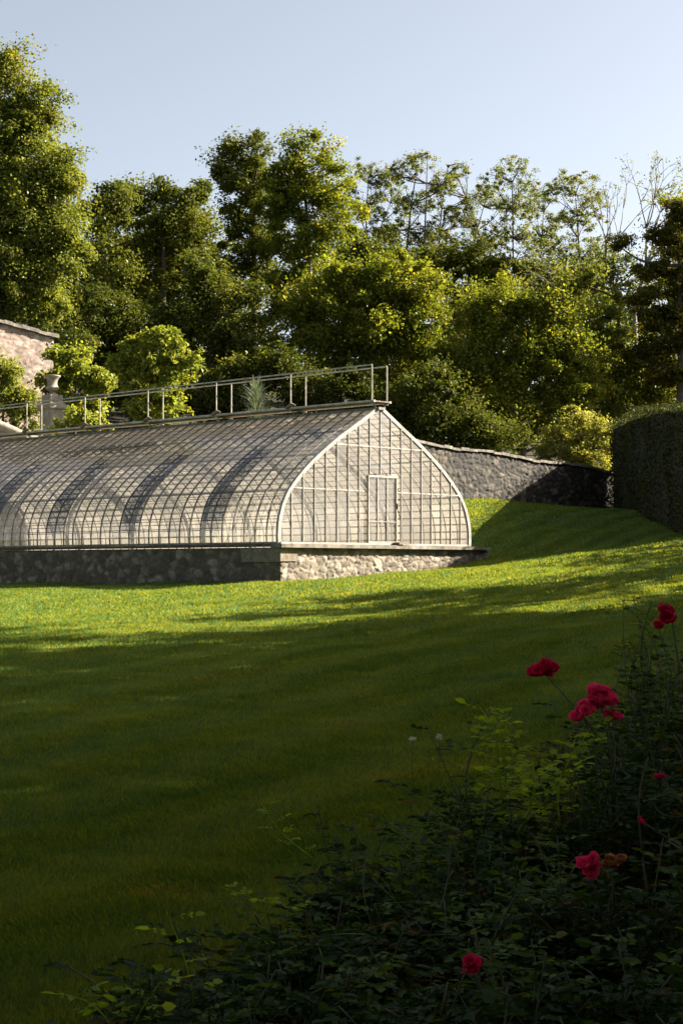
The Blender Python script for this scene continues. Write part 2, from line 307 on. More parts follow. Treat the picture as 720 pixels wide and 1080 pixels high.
# ------------------------------------------------------------------ foliage
def leaves(C, S, T, up=.5, out=None, aspect=.55, droop=0.0):
    """rhombic folded leaves: centres C, sizes S, tints T (n,3) -> V, F, tint"""
    n = len(C)
    nrm = rng.normal(size=(n, 3)); nrm[:, 2] += up * 1.5
    if out is not None: nrm += out * .9
    nrm /= np.linalg.norm(nrm, axis=1)[:, None]
    ax = rng.normal(size=(n, 3)); ax[:, 2] -= droop; ax -= nrm * np.sum(ax * nrm, 1)[:, None]; ax /= np.linalg.norm(ax, axis=1)[:, None]
    bx = np.cross(nrm, ax); S = S[:, None]
    fold = nrm * S * .12
    V = np.stack([C - ax * S * .5, C + bx * S * aspect * .5 + fold, C + ax * S * .5, C - bx * S * aspect * .5 + fold], 1).reshape(-1, 3)
    return V, np.arange(4 * n).reshape(-1, 4), np.repeat(T, 4, 0)
def clump_points(centres, radii, per, shell=.45, flat=.8):
    k = len(centres); n = k * per
    d = rng.normal(size=(n, 3)); d /= np.linalg.norm(d, axis=1)[:, None]
    r = rng.random(n) ** shell
    ci = np.repeat(np.arange(k), per)
    lump = 1 + .35 * np.sin(d[:, 0] * 5 + ci) * np.sin(d[:, 2] * 4 + 2 * ci)
    off = d * (r * lump)[:, None] * radii[ci][:, None]; off[:, 2] *= flat
    ax = rng.normal(size=(k, 3)); ax[:, 2] = ax[:, 2] * .5 + .25; ax /= np.linalg.norm(ax, axis=1)[:, None]; ax = ax[ci]
    al = np.sum(off * ax, 1)[:, None]; off = off * .8 + ax * al * .9 + rng.normal(0, .2, off.shape) * radii[ci][:, None] * (1 + .6 * (rng.random(n) < .05))[:, None]
    return centres[ci] + off, ci, d
def limb(mb, a, b, r0, r1, sag=.15, n=5, wob=.06):
    a, b = Vector(a), Vector(b); L = (b - a).length; pts = []; rs = []
    o1 = Vector(rng.normal(0, wob * L, 3)); 
    for i in range(n + 1):
        t = i / n; p = a.lerp(b, t) + o1 * math.sin(math.pi * t) + Vector((0, 0, -sag * L * math.sin(math.pi * t) * .5 * (1 - t)))
        pts.append(p); rs.append(r0 * (1 - t) + r1 * t)
    mb.tube(pts, rs, 6); return pts
def tree(name, label, cat, D, base_px, blobs, mat, dens=1., leaf=.2, clump=.8, per=150, group=None, trunk_r=.22, bark='bark',
         thick=.8, limbs=14, twigs=False, shell=.45, tint0=.5, clump_count=None, flat=.75, droop=0., base_z=None, stems=1):
    bx = (base_px - 360) / F * D; zb = (gz(bx, D) if base_z is None else base_z) - .15
    root = empty(name, (bx, D, zb), label, cat, group)
    Cs, Rs = [], []
    for (px, py, rx, ry) in blobs:
        c = at(px, py, D); RX, RZ = rx / F * D, ry / F * D; RY = max(RX, .6 * RZ) * thick
        vol = RX * RZ * RY
        k = clump_count or max(4, int(dens * 4.6 * (vol ** .667) / clump ** 2 * 1.0))
        d = rng.normal(size=(k, 3)); d /= np.linalg.norm(d, axis=1)[:, None]; rr = rng.random(k) ** .42 * (1 + .28 * (rng.random(k) < .25))
        P = d * rr[:, None] * np.array([RX, RY, RZ]) * .92 + np.array(c); Cs.append(P)
        Rs.append(clump * (.35 + .95 * rng.random(k) ** 1.3))
    Cs = np.concatenate(Cs); Rs = np.concatenate(Rs)
    ok = Cs[:, 2] > zb + .3; Cs, Rs = Cs[ok], Rs[ok]
    per = int(per * 1.5); leaf *= .82
    P, ci, d = clump_points(Cs, Rs, per, shell, flat)
    tc_ = np.clip(tint0 + rng.normal(0, .28, len(Cs)), 0, 1)
    tur = rng.random(len(Cs)) ** 2 * .35
    T = np.stack([np.clip(tc_[ci] + rng.normal(0, .12, len(P)), 0, 1), np.clip(rng.random(len(P)) + tur[ci] - .12, 0, 1), rng.random(len(P))], 1)
    S = leaf * (.6 + .8 * rng.random(len(P)))
    V, Fc, Tt = leaves(P, S, T, .5, d * .6, .62, droop)
    np_mesh('crown', V, Fc, Tt, MAT[mat], root)
    mb = MB()
    lo, hi = Cs[:, 2].min(), Cs[:, 2].max(); cx, cy = Cs[:, 0].mean(), Cs[:, 1].mean()
    for s_ in range(stems):
        ox = (s_ - (stems - 1) / 2) * .35
        top = Vector((cx + ox * 3, cy, lo + (hi - lo) * .82)) if stems == 1 else Vector(Cs[np.argsort(-Cs[:, 2])[s_ * 3 % len(Cs)]])
        tp = limb(mb, (bx + ox, D, zb), top, trunk_r, trunk_r * .22, 0, 9, .025 if not twigs else .06)
        sel = rng.choice(len(Cs), min(limbs, len(Cs)), replace=False)
        for j in sel:
            t = Vector(Cs[j]); q = min(tp, key=lambda p: (p - t).length + 1.2 * max(0, p.z - t.z + .5) + .0)
            rr = trunk_r * .32; mid = limb(mb, q, t, rr, rr * .25, .1, 5)
            if twigs:
                near = np.argsort(np.linalg.norm(Cs - np.array(mid[3]), axis=1))[:4]
                for q2 in near: limb(mb, mid[3], Cs[q2], rr * .4, rr * .12, .05, 3)
    mb.build('trunk', MAT[bark], root, True)
    return root
MAT['bark'].node_tree  # keep

W = 'trees on the wooded hillside'
# the big oak on the left
tree('oak_tree', 'big dense green tree at the left edge rising above the stone wall', 'tree', 77, 15,
     [(8, 70, 24, 20), (28, 115, 42, 32), (62, 190, 28, 30), (65, 250, 30, 36), (-20, 130, 60, 50), (40, 190, 45, 45), (0, 210, 60, 60), (55, 245, 33, 35), (15, 280, 60, 45), (35, 318, 42, 28), (-40, 250, 60, 80)],
     'oak', 1.35, .17, .72, 300, W, .45, tint0=.55)
# back of the wood, dark
for i, (px, py, lab) in enumerate([
    (120, 225, 'dark round-topped tree behind the small gap beside the big left tree'),
    (225, 300, 'dark tree low in the wood between the tall twin-topped trees and the left gap'),
    (400, 300, 'dark tree behind the yellow-green maple left of the wispy trees'),
    (500, 310, 'dark tree filling the wood below the second wispy tree'),
    (590, 320, 'dark tree filling the wood below the rightmost wispy tree'),
    (690, 320, 'dark tree at the back of the wood behind the pine')]):
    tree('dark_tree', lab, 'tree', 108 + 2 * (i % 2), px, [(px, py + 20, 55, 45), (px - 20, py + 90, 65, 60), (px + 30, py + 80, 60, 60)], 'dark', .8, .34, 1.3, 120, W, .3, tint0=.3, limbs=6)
# left-middle trees
tree('mixed_tree', 'dark green tree with yellowing leaves next to the big left tree', 'tree', 92, 110,
     [(105, 230, 22, 25), (125, 215, 25, 22), (110, 275, 35, 40), (105, 330, 35, 45)], 'dark', .95, .22, .8, 190, W, .25, tint0=.7)
tree('mixed_tree', 'tree with a yellow-green flat top between the left gap and the tall twin tops', 'tree', 95, 170,
     [(140, 205, 30, 16), (165, 198, 26, 14), (198, 205, 24, 16), (175, 235, 48, 30), (205, 240, 28, 32), (160, 290, 45, 40)], 'dark', .95, .22, .85, 190, W, .25, tint0=.8)
tree('tall_tree', 'tall dark tree with a thin broken top left of the yellow-green tall tree', 'tree', 90, 262,
     [(243, 160, 17, 20), (275, 152, 11, 17), (262, 182, 32, 20), (236, 186, 16, 12), (260, 205, 36, 20), (262, 232, 38, 30), (262, 275, 34, 30)], 'dark', .95, .19, .62, 210, W, .28, tint0=.75)
tree('tall_tree', 'tall yellow-green tree with a feathery top in the middle of the wood', 'tree', 88, 318,
     [(318, 156, 20, 16), (345, 168, 14, 16), (300, 182, 22, 18), (330, 195, 40, 24), (345, 228, 34, 26), (290, 215, 24, 24), (305, 235, 30, 30), (325, 270, 45, 36), (310, 310, 42, 34)], 'maple', .9, .19, .66, 210, W, .28, tint0=.2)
# robinias
for (px, top, w, D, lab) in [
    (388, 168, 26, 99, 'slender see-through tree just right of the tall yellow-green tree'),
    (436, 160, 34, 100, 'wispy fan-shaped tree with several thin trunks against the sky'),
    (480, 172, 24, 101, 'wispy tree leaning right beside the fan-shaped one'),
    (540, 165, 30, 100, 'wispy narrow-topped tree with a single straight trunk against the sky'),
    (412, 186, 22, 102, 'wispy low tree between the slender see-through tree and the fan-shaped one'),
    (510, 192, 22, 103, 'wispy low tree just left of the single straight trunk'),
    (572, 196, 22, 103, 'wispy low tree between the two rightmost wispy trees'),
    (605, 178, 34, 98, 'wispy round-topped tree nearest the leaning bare branches')]:
    w *= 1.22
    bl = [(px, top + 12, w * .6, 13), (px - w * rng.uniform(.4, .8), top + rng.uniform(24, 40), w * .5, 13), (px + w * rng.uniform(.4, .8), top + rng.uniform(22, 42), w * .5, 13), (px + 2, top + 55, w * .8, 15),
          (px - w * .4, top + 85, w * .7, 17), (px + w * .4, top + 88, w * .7, 17), (px, top + 125, w * .9, 22)]
    tree('wispy_tree', lab, 'tree', D, px, bl, 'robinia', .8, .13, .32, 34, 'wispy trees against the sky', .12, limbs=40, twigs=True, shell=.8, flat=.7, tint0=.5, stems=2 if px in (436, 480) else 1)
# middle row of rounder trees
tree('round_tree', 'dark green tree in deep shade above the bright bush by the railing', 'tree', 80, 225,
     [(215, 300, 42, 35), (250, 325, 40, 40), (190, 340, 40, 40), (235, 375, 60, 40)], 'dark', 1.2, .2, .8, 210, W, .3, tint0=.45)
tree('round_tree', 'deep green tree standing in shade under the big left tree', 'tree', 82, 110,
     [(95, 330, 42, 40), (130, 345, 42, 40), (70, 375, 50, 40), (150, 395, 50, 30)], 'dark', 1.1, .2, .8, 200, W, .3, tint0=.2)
tree('maple_tree', 'broad yellow-green maple above the end of the walkway railing', 'tree', 80, 385,
     [(375, 290, 40, 28), (425, 290, 45, 26), (345, 330, 42, 35), (400, 335, 55, 42), (440, 330, 30, 40), (360, 385, 45, 40), (420, 390, 45, 45), (310, 350, 25, 35)],
     'maple', 1.15, .19, .72, 240, W, .3, tint0=.3)
tree('maple_tree', 'large bright maple behind the middle of the far stone wall', 'tree', 78, 545,
     [(520, 330, 38, 30), (570, 335, 40, 30), (490, 375, 32, 40), (550, 380, 55, 45), (605, 370, 30, 32), (500, 430, 40, 40), (560, 440, 50, 35), (615, 410, 30, 30)],
     'maple', 1.2, .18, .7, 250, W, .3, tint0=.35)
tree('willow_tree', 'grey-green bushy tree between the two maples', 'tree', 86, 505,
     [(500, 325, 30, 26), (470, 365, 32, 38), (490, 400, 30, 40), (540, 320, 30, 22)], 'pale', .9, .19, .75, 190, W, .25, tint0=.1)
tree('shady_tree', 'dark low tree directly above the left end of the far stone wall', 'tree', 74, 465,
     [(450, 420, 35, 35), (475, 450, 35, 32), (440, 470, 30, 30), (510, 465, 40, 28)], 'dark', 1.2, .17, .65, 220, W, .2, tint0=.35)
tree('leafy_tree', 'green tree between the bright maple and the pine', 'tree', 84, 640,
     [(640, 330, 28, 30), (650, 375, 35, 35), (640, 420, 40, 35), (690, 400, 40, 40), (610, 300, 22, 22)], 'oak', 1.1, .19, .72, 210, W, .25, tint0=.45)
tree('pine_tree', 'dark pine with layered branches at the right edge', 'tree', 80, 712,
     [(722, 225, 22, 18), (705, 250, 26, 12), (728, 270, 30, 16), (690, 285, 26, 11), (730, 305, 34, 16), (678, 312, 24, 9), (650, 258, 9, 7), (705, 335, 40, 12), (735, 350, 40, 25), (690, 368, 36, 13), (720, 395, 45, 22)],
     'pine', 1.25, .15, .5, 300, None, .28, tint0=.4, flat=.45, limbs=26)
tree('yellowing_tree', 'yellow-green tree top showing behind the pine at the right edge', 'tree', 84, 715,
     [(712, 222, 20, 16), (725, 250, 30, 22), (715, 290, 34, 26)], 'maple', 1., .17, .6, 180, W, .2, tint0=.5)
tree('bronze_tree', 'sparse tree with rusty leaves left of the pine', 'tree', 90, 650,
     [(640, 275, 26, 16), (665, 300, 26, 22), (625, 300, 22, 20)], 'robinia', .9, .17, .5, 70, None, .16, limbs=20, twigs=True, tint0=.1)
# understory that closes the wood above the terrace
for (D, px, bl, lab) in [
    (76, 235, [(225, 400, 35, 22), (250, 420, 40, 26), (200, 420, 40, 24)], 'dark low bush behind the railing left of the silvery spiky plant'),
    (76, 310, [(300, 400, 34, 26), (330, 415, 34, 26), (290, 380, 24, 22)], 'dark low bush behind the railing right of the silvery spiky plant'),
    (75, 380, [(370, 415, 34, 26), (400, 435, 34, 24), (425, 450, 30, 24)], 'dark low bush behind the end of the railing'),
    (76, 140, [(140, 420, 40, 22), (110, 410, 30, 20)], 'dark low bush between the two bright green bushes'),
    (76, 40, [(40, 380, 36, 22), (75, 365, 30, 22)], 'dark low bush behind the end of the pink wall')]:
    tree('shady_bush', lab, 'shrub', D, px, bl, 'dark', 1.1, .17, .6, 200, 'shady bushes above the terrace', .12, tint0=.3, limbs=6)
for (D, px, bl, lab) in [
    (98, 200, [(195, 255, 50, 30), (215, 300, 45, 40), (150, 285, 50, 40)], 'shaded tree in the dark hollow left of the tall trees'),
    (96, 385, [(380, 265, 34, 22), (360, 300, 40, 40), (400, 290, 40, 30)], 'shaded tree just right of the tall yellow-green tree'),
    (97, 470, [(455, 280, 40, 24), (500, 285, 40, 22), (480, 320, 50, 40)], 'shaded tree under the leaning wispy tree'),
    (96, 575, [(550, 290, 36, 20), (600, 295, 40, 22), (580, 330, 50, 40)], 'shaded tree under the rightmost wispy tree'),
    (88, 60, [(60, 300, 50, 50), (95, 290, 30, 40), (100, 350, 40, 50)], 'shaded tree right behind the big left tree')]:
    tree('shady_tree', lab, 'tree', D, px, bl, 'dark', 1.0, .24, .9, 190, W, .25, tint0=.55, limbs=6)
# near shrubs
tree('bright_bush', 'pale green bush growing up behind the far wall beside the hedge', 'shrub', 71.5, 612,
     [(608, 440, 15, 14), (590, 462, 20, 16), (622, 455, 20, 20), (578, 478, 16, 14), (605, 478, 26, 18), (640, 466, 14, 22), (620, 492, 30, 12)], 'pale', 1.25, .13, .4, 130, None, .08, tint0=.75, limbs=10)
tree('laurel_bush', 'bright green bush with large leaves standing tallest above the railing', 'shrub', 66, 158,
     [(150, 372, 22, 20), (178, 362, 22, 16), (195, 382, 16, 14), (128, 388, 18, 16), (165, 400, 36, 22), (160, 430, 36, 20)], 'bright', .95, .20, .34, 75, 'shrubs above the glasshouse', .08, tint0=.55, limbs=10)
tree('laurel_bush', 'bright green bush right behind the stone urn', 'shrub', 68, 80,
     [(62, 380, 20, 14), (80, 378, 16, 12), (95, 400, 22, 16), (68, 402, 26, 18), (110, 405, 14, 12), (85, 430, 34, 18)], 'bright', 1.0, .19, .34, 75, 'shrubs above the glasshouse', .08, tint0=.6, limbs=10)
tree('climbing_bush', 'green bush against the stone wall at the left edge', 'shrub', 70, 5,
     [(5, 385, 20, 18), (15, 410, 24, 22), (-10, 400, 20, 30), (25, 432, 24, 22)], 'oak', 1.2, .13, .4, 150, 'shrubs above the glasshouse', .08, tint0=.85, limbs=8)
tree('laurel_bush', 'low bright sprigs poking up just right of the pedestal', 'shrub', 62.5, 90,
     [(80, 437, 12, 9), (97, 442, 12, 10), (108, 450, 14, 8), (58, 452, 9, 7)], 'bright', .9, .17, .24, 40, 'shrubs above the glasshouse', .05, tint0=.7, limbs=6)

# bare tree
def bare_tree():
    D = 90; b = at(668, 330, D); root = empty('bare_tree', (b.x, D, gz(b.x, D) - .1), 'nearly leafless tree with pale twigs above the pine', 'tree')
    mb = MB(); tips = []
    def rec(p, d, L, r, k):
        q = p + d * L; limb(mb, p, q, r, r * .6, 0, 3, .04)
        if k == 0: tips.append(q); return
        for i in range(3 if k > 2 else 2):
            nd = (d + Vector(rng.normal(0, .42, 3)) * Vector((1, 1, .6)).length * .55).normalized(); nd.z = max(nd.z, .12); nd.normalize()
            rec(q, nd, L * (.62 + .2 * rng.random()), r * .6, k - 1)
    base = Vector(root.location); limb(mb, base, b, .2, .15, 0, 5, .02)
    rec(b, Vector((.25, 0, 1)).normalized(), 2.6, .12, 5); rec(b, Vector((-.55, 0, .8)).normalized(), 2.7, .09, 4)
    rec(b + Vector((-.1, 0, -1)), Vector((-.75, 0, .55)).normalized(), 2.3, .08, 4); rec(b, Vector((.75, 0, .9)).normalized(), 2.6, .09, 4)
    mb.build('trunk', MAT['pale_bark'], root, True)
    T = np.array([tuple(t) for t in tips]); P, ci, d = clump_points(T, np.full(len(T), .22), 6, .8, .8)
    V, Fc, Tt = leaves(P, .10 + .06 * rng.random(len(P)), rng.random((len(P), 3)), .3)
    np_mesh('crown', V, Fc, Tt, MAT['robinia'], root)
bare_tree()

# silvery spiky plant on the terrace
def spiky():
    D = 60.0; b = at(271, 470, D); root = empty('spiky_plant', b, 'silvery plant with long thin upright leaves behind the railing', 'plant')
    mb = MB()
    top = at(270, 418, D); mb.tube([b, top], [.09, .06], 8); mb.build('stem', MAT['bark'], root)
    vs, ts = [], []; 
    for i in range(420):
        a = rng.random() * 6.283; el = R(18 + 70 * rng.random()); L = .6 + .4 * rng.random(); w = .017
        o = b.lerp(top, .35 + .65 * rng.random()); d = Vector((math.cos(a) * math.cos(el), math.sin(a) * math.cos(el), math.sin(el)))
        s = Vector((-math.sin(a), math.cos(a), 0)) * w; m_ = o + d * L * .55; e = o + d * L + Vector((0, 0, -.12 * L))
        vs += [o - s * .6, o + s * .6, m_ + s, m_ - s, m_ - s, m_ + s, e + s * .1, e - s * .1]; ts += [(rng.random(), .3, rng.random())] * 8
    np_mesh('foliage', np.array([tuple(v) for v in vs]), np.arange(len(vs)).reshape(-1, 4), np.array(ts), MAT['silver'], root)
spiky()

# trees beyond the hedge, outside the picture on the right: they shade the near lawn; more added around the camera
S_ = 'tall trees out of view around the near lawn'
def side_tree(x, y, h, r, mat, lab, leaf=.3, dens=1.0, per=110):
    zb = gz(x, y); root = empty('unseen_tree', (x, y, zb), lab, 'tree', S_)
    k = int(dens * 34 * (r / 3) ** 2)
    d = rng.normal(size=(k, 3)); d /= np.linalg.norm(d, axis=1)[:, None]
    C = d * (rng.random(k) ** .4)[:, None] * np.array([r, r, (h - 1.2) / 2]) + np.array([x, y, zb + 1.2 + (h - 1.2) / 2])
    P, ci, dd = clump_points(C, .85 + .5 * rng.random(k), per, .5, .75)
    T = np.stack([np.full(len(P), .5), rng.random(len(P)) * .8, rng.random(len(P))], 1)
    V, Fc, Tt = leaves(P, leaf * (.7 + .6 * rng.random(len(P))), T, .5, dd * .5, .7)
    np_mesh('crown', V, Fc, Tt, MAT[mat], root)
    mb = MB(); tp = limb(mb, (x, y, zb - .2), (x, y, zb + h * .8), .3, .08, 0, 7, .02)
    for j in range(min(12, k)): limb(mb, tp[3 + j % 4], C[j], .1, .03, .1, 4)
    mb.build('trunk', MAT['bark'], root, True)
SIDE = [(14, -4, 14, 4.5), (15, 3, 14, 4.8), (14, 10, 15, 4.8), (19, 6, 17, 5), (15, 17, 15, 4.8), (20, 13, 17, 5), (15, 24, 14.5, 4.8), (21, 21, 17, 5), (16, 31, 13.5, 4.5), (22, 29, 16, 5), (12, 20, 9, 3.), (12, 28, 8, 3.),
        (16.5, 37.5, 11., 3.4), (21, 40, 12, 3.6), (18, 44.5, 7.2, 2.4),
        (9, -7, 12, 4.5), (1, -6, 14, 6), (-6, -8, 13, 5), (-13, -5, 13, 5), (-14, 5, 12, 4.5), (8.5, 3, 10, 3.6), (8, 9, 8.5, 3.2)]  # this row is added behind and beside the camera to block sky light
for i, (x, y, h, r) in enumerate(SIDE):
    side_tree(x, y, h, r, 'dark', 'unseen leafy tree added to block sky light', .34, 1.3 if y < 28 else .72)
def shade_canopy(x, y, z0, z1, r, k, lab):  # unseen crown added over the camera to darken the foreground, kept above the frame
    zb = gz(x, y); root = empty('unseen_tree', (x, y, zb), lab, 'tree', S_)
    d = rng.normal(size=(k, 3)); d /= np.linalg.norm(d, axis=1)[:, None]
    C = d * (rng.random(k) ** .45)[:, None] * np.array([r, r, (z1 - z0) / 2]) + np.array([x, y, (z0 + z1) / 2])
    C = C[(C[:, 2] - 1.6 > .36 * C[:, 1]) | (C[:, 1] < -1)]
    P, ci, dd = clump_points(C, .8 + .4 * rng.random(len(C)), 130, .5, .6); ok = (P[:, 2] > .36 * P[:, 1] + .5); P, ci, dd = P[ok], ci[ok], dd[ok]
    T = np.stack([np.full(len(P), .4), rng.random(len(P)) * .8, rng.random(len(P))], 1)
    np_mesh('crown', *leaves(P, .26 * (.7 + .6 * rng.random(len(P))), T, .5, dd * .5, .7), MAT['dark'], root)
    mb = MB(); tp = limb(mb, (x, y, zb - .2), (x, y, z1 - 2), .35, .1, 0, 7, .02)
    for j in range(14): limb(mb, tp[3 + j % 4], C[j * 3 % len(C)], .1, .03, .1, 4)
    mb.build('trunk', MAT['bark'], root, True)
shade_canopy(4.6, .2, 3.6, 11, 6.2, 95, 'unseen leafy tree added to block sky light')
shade_canopy(-4.5, -1.5, 4.2, 11, 5.2, 50, 'unseen leafy tree added to block sky light')
for (x, y, h, r) in [(13.5, 46.2, 4.2, 1.3), (15.5, 49, 6.0, 1.6), (14, 43, 5.0, 1.4), (17, 54, 6.2, 2.0), (18, 60, 5.5, 2.2)]:
    side_tree(x, y, h, r, 'dark', 'unseen leafy tree added to block sky light', .3, .7, 80)

# ------------------------------------------------------------------ clipped hedge
def hedge():
    path = [Vector((11.08, 70.3)), Vector((10.4, 58)), Vector((9.75, 48)), Vector((9.72, 47.4))]
    root = empty('hedge', (10.9, 68.4, gz(10.9, 68.4)), 'tall clipped dark hedge at the right edge of the lawn', 'hedge')
    mb = MB(); H, TW = 3.72, 1.6; core = .1
    P, Nn = [], []
    for a, b in zip(path[:-1], path[1:]):
        d = (b - a).normalized(); n = Vector((d.y, -d.x)); 
        if n.x > 0: n = -n
        L = (b - a).length; k = int(L * (820 if a.y > 47 else 260))
        t = rng.random(k); z = rng.random(k); which = rng.random(k)
        for ti, zi, w in zip(t, z, which):
            p = a + (b - a) * ti; g = 0
            if w < .62: q = p; off = n; zz = zi * H
            elif w < .87: q = p - n * (rng.random() * TW); off = Vector((0, 0)); zz = H
            else: q = p - n * TW; off = -n; zz = zi * H
            bul = .07 * math.sin(ti * L * 1.1) + .06 * math.sin(zz * 2 + ti * L * .6)
            P.append((q.x + off.x * bul, q.y + off.y * bul, zz + (bul * .8 if w >= .62 and w < .87 else 0))); Nn.append((off.x, off.y, 1 if off.length == 0 else 0))
        ga, gb = gz(a.x, a.y), gz(b.x, b.y)
        o = Vector((a.x - n.x * core, a.y - n.y * core, ga - .3)); e = Vector((b.x - n.x * core, b.y - n.y * core, gb - .3))
        w3 = Vector((-n.x, -n.y, 0)) * (TW - 2 * core)
        vs = [o, e, e + w3, o + w3]; vs += [v + Vector((0, 0, H + .3 - core)) for v in vs]
        mb.add(vs, [(3, 2, 1, 0), (4, 5, 6, 7), (0, 1, 5, 4), (1, 2, 6, 5), (2, 3, 7, 6), (3, 0, 4, 7)])
    # far end of the hedge
    a = path[0]
    for _ in range(3000):
        w = rng.random() * TW; P.append((a.x + w, a.y + .02, rng.random() * H)); Nn.append((0, .5, 0))
    P = np.array(P); Nn = np.array(Nn); P[:, 2] += hz(P[:, 0], P[:, 1]); P += rng.normal(0, .05, P.shape) * (1 + 1.6 * (rng.random(len(P)) < .1))[:, None]
    T = np.stack([np.clip(.5 + .3 * np.sin(P[:, 1] * 1.3) + rng.normal(0, .25, len(P)), 0, 1), rng.random(len(P)), rng.random(len(P))], 1)
    V, Fc, Tt = leaves(P, .09 * (.7 + .6 * rng.random(len(P))), T, .3, Nn * 1.2, .65)
    np_mesh('foliage', V, Fc, Tt, MAT['hedge'], root)
    mb.build('branches', simple_mat('hedge_inside', [(.3, (.012, .012, .006)), (.7, (.035, .03, .015))], 14, .95, 1, 30, dist=.05), root)
hedge()

# ------------------------------------------------------------------ stone walls
def hash3(p): return math.modf(abs(math.sin(p[0] * 12.9898 + p[1] * 78.233 + p[2] * 37.719) * 43758.5453))[0]
def rubble(name, a, b, zbot, ztop, out, mat, parent, step=.05, cell=.22, relief=.05, squash=1.4, smooth=True):
    """a panel of rubble masonry from a to b (2D), zbot/ztop functions of t; stones stand out along `out`"""
    a, b, out = Vector((a[0], a[1], 0)), Vector((b[0], b[1], 0)), Vector((out[0], out[1], 0)).normalized()
    L = (b - a).length; nu = max(2, int(L / step)); Hm = max(ztop(0) - zbot(0), ztop(1) - zbot(1)); nv = max(2, int(Hm / step))
    V, T = [], []
    for j in range(nv + 1):
        for i in range(nu + 1):
            t = i / nu; z0, z1 = zbot(t), ztop(t); z = z0 + (z1 - z0) * j / nv; p = a.lerp(b, t)
            q = Vector((t * L / cell / squash, z / cell, out.x * 7)); q += noise.noise_vector(q * .8) * .35
            ds, ps = noise.voronoi(q, distance_metric='DISTANCE', exponent=2.5)
            e = min(1, (ds[1] - ds[0]) * 1.0); h = min(1, e * 3.2); hh = hash3(ps[0])
            dsp = relief * (h ** .6 * (.6 + .4 * hh)) + relief * .45 * noise.noise(q * 3)
            if j == nv or i in (0, nu): dsp *= .3
            V.append((p.x + out.x * dsp, p.y + out.y * dsp, z)); T.append((hh, e, h))
    idx = np.arange((nu + 1) * (nv + 1)).reshape(nv + 1, nu + 1)
    Fq = np.stack([idx[:-1, :-1], idx[:-1, 1:], idx[1:, 1:], idx[1:, :-1]], -1).reshape(-1, 4)
    return np.array(V), Fq, np.array(T)
def join_np(parts):
    V, Fq, T = [], [], []; n = 0
    for v, f, t in parts: V.append(v); Fq.append(f + n); T.append(t); n += len(v)
    return np.concatenate(V), np.concatenate(Fq), np.concatenate(T)
def P2(L, s): p = M0 + D2 * s + D1 * L; return (p.x, p.y)
def P3(L, s, h): p = M0 + D2 * s + D1 * L; return Vector((p.x, p.y, LEDGE + h))

# the far wall
def far_wall():
    a = Vector((1.7, 60.5)); b = Vector((3.1, 62)) + Vector(D2[:2]) * 14.5
    root = empty('stone_wall', (a.x, a.y, gz(a.x, a.y)), 'long dark rubble wall running across the back of the lawn', 'wall')
    # top follows the photograph: 4.48 at the left, 3.95 at the right
    zt = lambda t: 4.62 - .74 * t + .04 * math.sin(t * 21); zb = lambda t: gz(*(a.lerp(b, t))) - .25
    o = -Vector(D1[:2])
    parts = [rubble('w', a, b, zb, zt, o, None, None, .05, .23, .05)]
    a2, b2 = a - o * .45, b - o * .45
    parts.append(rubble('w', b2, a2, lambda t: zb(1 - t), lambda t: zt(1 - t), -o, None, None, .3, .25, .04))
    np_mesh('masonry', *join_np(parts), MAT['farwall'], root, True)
    mb = MB(); n = 34
    for i in range(n):
        t0, t1 = i / n, (i + 1) / n; p = a.lerp(b, t0); q = a.lerp(b, t1 - .0012); dz = random.uniform(-.025, .03)
        z0 = zt(t0) - .02 + dz; up = random.uniform(.08, .12)
        mb.box((p.x + o.x * .1, p.y + o.y * .1, z0), (q.x - p.x, q.y - p.y, zt(t1) - zt(t0)), (-o.x * .65, -o.y * .65, 0), (0, 0, up))
    mb.build('coping', MAT['coping'], root)
far_wall()

def upper_wall():
    # pinkish wall above the terrace at the far left, with a tiled coping
    D = 72; a = Vector((at(-60, 330, D).x, D - 3.4)); b = Vector((at(55, 350, D).x, D + .4))
    d = (b - a).normalized(); o = Vector((d.y, -d.x)); zt = lambda t: 10.75 - .95 * t
    root = empty('terrace_wall', (b.x, b.y, gz(b.x, b.y)), 'sunlit pinkish stone wall with a slab coping at the upper left', 'wall')
    v = rubble('w', a, b, lambda t: gz(*a.lerp(b, t)) - .3, zt, o, None, None, .07, .17, .03, 1.8)
    c = b - o * .6
    v2 = rubble('w', b, c, lambda t: gz(*b) - .3, lambda t: zt(1), d, None, None, .07, .17, .03, 1.8)
    np_mesh('masonry', *join_np([v, v2]), MAT['brick'], root, True)
    mb = MB(); n = 15
    for i in range(n):
        p = a.lerp(b, i / n); q = a.lerp(b, (i + .97) / n); z = zt(i / n) + random.uniform(-.015, .02)
        if i == n - 1: q = q + d * .2
        mb.box((p.x + o.x * .16, p.y + o.y * .16, z), (q.x - p.x, q.y - p.y, zt((i + 1) / n) - zt(i / n)), (-o.x * .95, -o.y * .95, .16), (0, 0, random.uniform(.11, .16)))
    mb.build('coping', MAT['coping'], root)
upper_wall()

